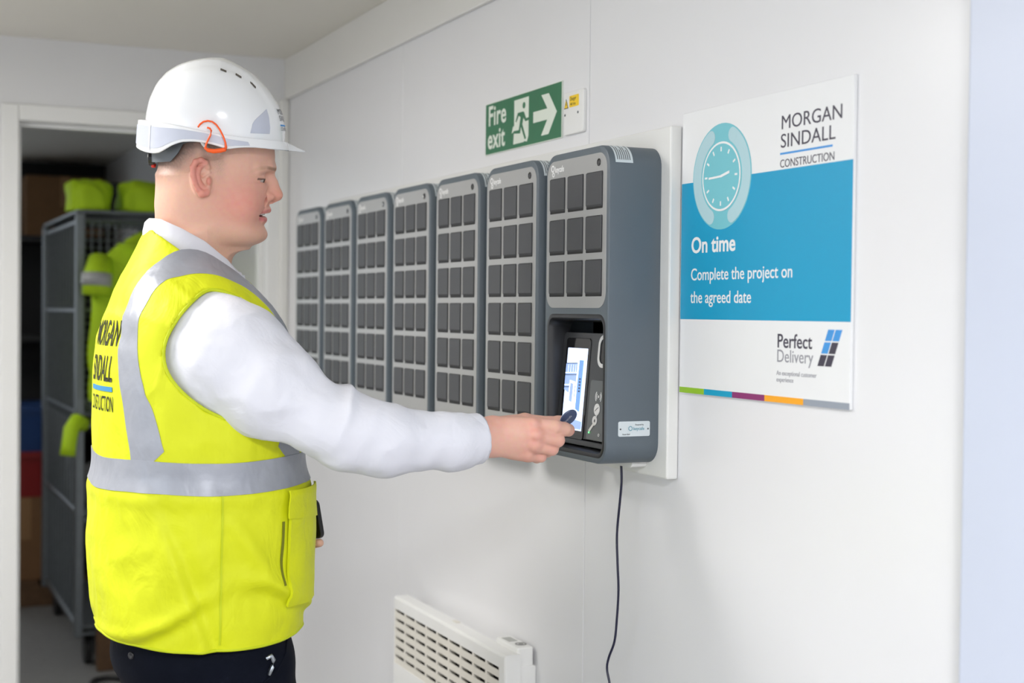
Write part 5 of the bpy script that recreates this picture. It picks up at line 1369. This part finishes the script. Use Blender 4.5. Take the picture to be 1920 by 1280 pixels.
# skirt with the scalloped lower edge, running out into the peak
UPX = [262, 268, 305, 371, 409, 472, 535, 570]; UPY = [230, 230, 234, 245.6, 252, 259.5, 263.5, 264.5]
LOX = [262, 265, 276, 287, 298, 307, 314, 321, 329, 338, 347, 356, 375, 392, 409, 424, 435, 446, 462, 480, 517, 540]; LOY = [277, 278, 283, 286.5, 288.5, 288.8, 287.5, 284, 279, 273.8, 270, 267.2, 266, 267.5, 271, 275.5, 278.2, 276, 274.4, 273.8, 276.2, 277]
def skirt(th, t, off=0.0):
    """t 0 upper edge .. 1 lower edge"""
    c, s = math.cos(th), math.sin(th); r = (abs(c) ** 2.25 + abs(s) ** 2.25) ** (-1 / 2.25)
    px0 = 401.0 + 135.5 * c * r
    zu = (335 - np.interp(px0, UPX, UPY)) / 1067; zl = (335 - np.interp(px0, LOX, LOY)) / 1067 - .0012 * max(0.0, math.cos(th)) ** 4
    flare = .0035 + .0035 * t + off
    peak = .0275 * max(0.0, math.cos(min(abs(th) * 1.2, math.pi / 2))) ** .6 * t ** 1.2
    x = (px0 - 400) / 1093 + (flare) * c * r + peak * c; y = (.1075 + flare) * s * r
    z = zu + (zl - zu) * t - (.004 * peak / .0275 * (1 if t > .5 else t)) * 0.3
    return np.array([x, y, z])
NS = 160; ts = [0.0, .04, .12, .25, .4, .55, .7, .82, .91, .97, 1.0]
rw = [[from_head(skirt(2 * math.pi * k / NS, t)) for t in ts] for k in range(NS)]
for k in range(NS):           # bring the top edge back in to meet the shell, and roll the lower lip
    th = 2 * math.pi * k / NS; q = skirt(th, 0.0); c, s = math.cos(th), math.sin(th)
    rw[k].insert(0, from_head(q + np.array([-.0060 * c, -.0060 * s, .0004])))
    q = skirt(th, 1.0); rw[k].append(from_head(q + np.array([-.0012 * c, -.0012 * s, -.0016])))
    rw[k].append(from_head(q + np.array([-.0040 * c, -.0040 * s, -.0006])))
    fr = max(0.0, math.cos(min(abs(th) * 1.2, math.pi / 2)))
    rw[k].append(from_head(q + np.array([-.018 * c - .012 * fr, -.010 * s, .006 * (1 - fr) - .0008 * fr])))
sk = strip('skirt_and_peak', rw, m_hat, hat, closed=True); fix_normals(sk.data)
# grey tape panels on the skirt, both sides
for sg in (-1, 1):
    R1 = []
    for k in range(60):
        th = sg * math.radians(176 - (176 - 62) * k / 59); px0 = 401 + 135.5 * math.cos(th)
        nar = np.clip((k / 59 - .80) / .2, 0, 1)
        R1.append([from_head(skirt(th, .16 + nar * .3 + (.70 - nar * .35) * j / 5, .0009)) for j in range(6)])
    tpn = strip('reflective_panel', R1, m_hatgrey, hat); thicken(tpn, .0005)
    seam = strip('skirt_seam', [[from_head(skirt(sg * math.radians(138 - dk), .10 + .85 * j / 7, .0016)) for j in range(8)] for dk in (0, 1.2)], m_hat, hat); thicken(seam, .0006)
    # front quarter sticker
    R2 = []
    for i in range(9):
        u = i / 8; row = []
        for j in range(9):
            v = j / 8; py = 250 - v * (16 + 29 * u ** .7); a_ = math.radians(58.5 - 19.0 * u - 2.0 * v)
            row.append(from_head(shell_pt((335 - py) / 1067, sg * a_, .0008)))
        R2.append(row)
    st = strip('reflective_sticker', R2, m_hatgrey, hat); thicken(st, .0005)
# vent slots beside the crown band
m_vent = mat('vent_shadow', (92, 86, 78), 0.7, var=0.02)
for sg in (-1, 1):
    for pxa, pya, pxb, pyb in ((419, 135.5, 430, 139.5), (446.5, 143, 457, 149), (473, 156, 483, 166)):
        P0, P1 = hd(pxa, pya + 1), hd(pxb, pyb + 1); R3 = []
        for i in range(5):
            u = i / 4; row = []
            for j in range(3):
                z = P0[2] + (P1[2] - P0[2]) * u + (j - 1) * .0016; xw = P0[0] + (P1[0] - P0[0]) * u
                lo_, hi_ = 0.02, math.pi - .02
                for _ in range(30):
                    md = (lo_ + hi_) / 2
                    if shell_pt(z, sg * md, .0006)[0] > xw: lo_ = md
                    else: hi_ = md
                row.append(from_head(shell_pt(z, sg * md, .0009)))
            R3.append(row)
        vo = strip('vent_slot', R3, m_vent, hat); thicken(vo, .0005)
# lettering on the front
def hat_text(s, size, py, wid, m):
    o = text(s, 'front_print', size, m, hat, 0, 0, 0); A = get_co(o.data); x0, x1 = A[:, 0].min(), A[:, 0].max(); L = []
    for p in A:
        th = -((p[0] - (x0 + x1) / 2) * wid / (x1 - x0) - .006) / .105; z = (335 - py) / 1067 + p[2]
        L.append(from_head(shell_pt(z, -th, .0008)))
    # reads left to right for someone facing the wearer
    set_co(o.data, np.array(L)); fix_normals(o.data)
hat_text('MORGAN', .0120, 217, .066, m_char); hat_text('SINDALL', .0120, 228, .066, m_greyp); hat_text('CONSTRUCTION', .0070, 243, .066, m_greyp)
ul = strip('front_print', [[from_head(shell_pt((335 - py) / 1067, th, .0008)) for py in (233.5, 236.0)] for th in np.linspace(-.37, .25, 24)], m_sky, hat); thicken(ul, .0004)
# nape strap, ratchet knob, orange lamp clip
m_strap = mat('slate_headband', (92, 98, 104), 0.45, var=0.03)
R4 = []
for a in np.radians(np.linspace(-180, 180, 80)):
    q = []
    for t in np.linspace(0, 1, 5):
        x = .002 + .107 * math.cos(a); px_ = 400 + x * 1093
        lo_y = np.interp(px_, [280, 300, 328, 344, 352, 400, 520], [306, 306.5, 304, 286, 270, 266, 268]); hi_y = np.interp(px_, [280, 300, 352, 520], [280, 278, 262, 262])
        q.append(from_head([x, .0855 * math.sin(a), (335 - (hi_y + (lo_y - hi_y) * t)) / 1067]))
    R4.append(q)
hb_ = strip('headband', R4, m_strap, hat); thicken(hb_, .0025)
kn = MB(); ring = []
ax = np.array([-1.0, 0, -.06]); kc = hd(291, 299.5)
for t, r in ((0, .010), (.001, .0120), (.0095, .0120), (.0115, .0100)):
    ring.append([tuple(from_head(kc + ax * t + np.array([0, math.cos(a) * r * 1.25 * (1 + .04 * (k % 2)), math.sin(a) * r]))) for k, a in enumerate(np.linspace(0, 2 * math.pi, 28, endpoint=False))])
kn.rings(ring); kno = kn.build('ratchet_knob', mat('black_knob', (38, 40, 44), 0.4, var=0.03), hat)
rd_ = MB(); rd_.rings([[tuple(from_head(hd(288.5, 312.5) + np.array([math.cos(a) * r * .9, math.sin(a) * r * 1.3, t]))) for a in np.linspace(0, 2 * math.pi, 12, endpoint=False)] for t, r in ((.003, .0050), (-.002, .0048), (-.004, .003))]); rd_.build('release_tab', mat('red_tab', (220, 52, 36), 0.4, var=0.02), kno, smooth=True)
oc_ = [(376, 241), (379, 236), (385, 231.5), (393, 229.5), (401, 231), (408, 236), (415, 245), (421, 256), (425, 267), (426, 275), (424, 279.5), (416, 281.5), (404, 283), (394, 281.5), (389, 277.5), (390, 272), (394, 263), (398.5, 254), (399.5, 247), (397, 243), (392, 241.5)]
rr_ = [.0016] * 9 + [.0024, .0036, .0040, .0040, .0036, .0026] + [.0017] * 6
oc2 = []
for k, (x, y) in enumerate(oc_):
    th_out = .1165 + (.003 if y > 250 else .0) - (.0045 if y < 240 else 0)
    oc2.append(tuple(from_head(hd(x + 7, y + 1, -th_out))))
mb = MB(); mb.tube(oc2, rr_, 8); mb.build('lamp_clip', mat('bright_orange_plastic', (255, 96, 24), 0.4, var=0.02), hat, smooth=True)
ws = MB(); ws.tube([tuple(from_head(hd(386, 264, -.098))), tuple(from_head(hd(390, 272, -.094))), tuple(from_head(hd(396, 279, -.090)))], .003, 8); ws.build('cradle_tab', m_hat, hat, smooth=True)

# ---- key fob between thumb and index finger
fc = at(1066, 783, -.073); W2L = person.matrix_world
fob = tag(empty('key_fob', (0, 0, 0)), 'dark blue oval key fob pinched between finger and thumb at the screen', 'key fob')
LX = np.array(R0); LY = np.array(F0)
def l2w(p): return np.array([PO.x, PO.y, 0]) + p[0] * LX + p[1] * LY + np.array([0, 0, p[2]])
fob.location = tuple(l2w(fc))
def w3(d): return d[0] * LX + d[1] * LY + np.array([0, 0, d[2]])
fu = np.array([.70, -.10, .70]); fu /= np.linalg.norm(fu); fn_ = np.array([.40, -.82, -.40]); fn_ -= fu * (fn_ @ fu); fn_ /= np.linalg.norm(fn_); fv = np.cross(fn_, fu)
if fn_[1] > 0: fn_ = -fn_
def fp3(a_, b_, c_): return tuple(w3(fu * a_ + fv * b_ + fn_ * c_))
mb = MB(); an = np.linspace(0, 2 * math.pi, 40, endpoint=False)
mb.rings([[fp3(.0168 * k_ * math.cos(a), .0125 * k_ * math.sin(a), t) for a in an] for t, k_ in ((-.0015, .94), (-.0008, 1.0), (.0008, 1.0), (.0015, .94))]); fo = mb.build('fob_disc', mat('fob_dark_blue', (66, 80, 112), 0.3, var=0.02), fob, smooth=False)
mb = MB(); mb.rings([[fp3(.0172 * k_ * math.cos(a), .0129 * k_ * math.sin(a), t) for a in an] for t, k_ in ((-.0007, 1.0), (-.0016, .99), (-.0016, .93))], False, False); mb.build('fob_rim', mat('fob_white_rim', (226, 230, 236), 0.35, var=0.01), fob)
tx = text('keycafe', 'fob_print', .0062, m_white_print, fob, 0, 0, 0, sx=.9); A = get_co(tx.data); A[:, 0] -= A[:, 0].mean(); A[:, 2] -= A[:, 2].mean()
sgn = 1 if (fu[0] > 0) else -1
vv = fv if fv[2] > 0 else -fv
set_co(tx.data, np.array([w3(fu * p[0] + vv * p[2] + fn_ * .0018) for p in A])); fix_normals(tx.data)

# ---- phone in the left hand
ph = tag(empty('mobile_phone', tuple(l2w(PHC))), 'black mobile phone held in front of the vest pocket', 'phone')
def ph3(w_, u_, n_): return tuple(w3(PH_W * w_ + PH_UP * u_ + PH_N * n_))
mb = MB(); mb.rings([[ph3(p[0], p[1], n_) for p in rrect(-.074 + i, .074 - i, -.036 + i, .036 - i, .011 - i, 8)] for n_, i in ((-.0045, .0014), (-.0038, .0004), (-.002, 0), (.002, 0), (.0038, .0004), (.0045, .0014))])
m_phone = mat('black_phone_case', (18, 18, 20), 0.35, var=0.02)
mb.build('phone_body', m_phone, ph)
mb = MB(); mb.rings([[ph3(p[0], p[1], n_) for p in rrect(-.071, .071, -.033, .033, .008, 6)] for n_ in (-.0050, -.0046)]); mb.build('phone_screen', m_screenglass, ph)
for u_ in (-.056, -.040):
    mb = MB(); mb.rings([[ph3(u_ + r * math.cos(a), .020 + r * math.sin(a), n_) for a in np.linspace(0, 2 * math.pi, 18, endpoint=False)] for n_, r in ((.0045, .0058), (.0060, .0058), (.0060, .0042), (.0052, .0040))]); mb.build('phone_lens', m_lens, ph)
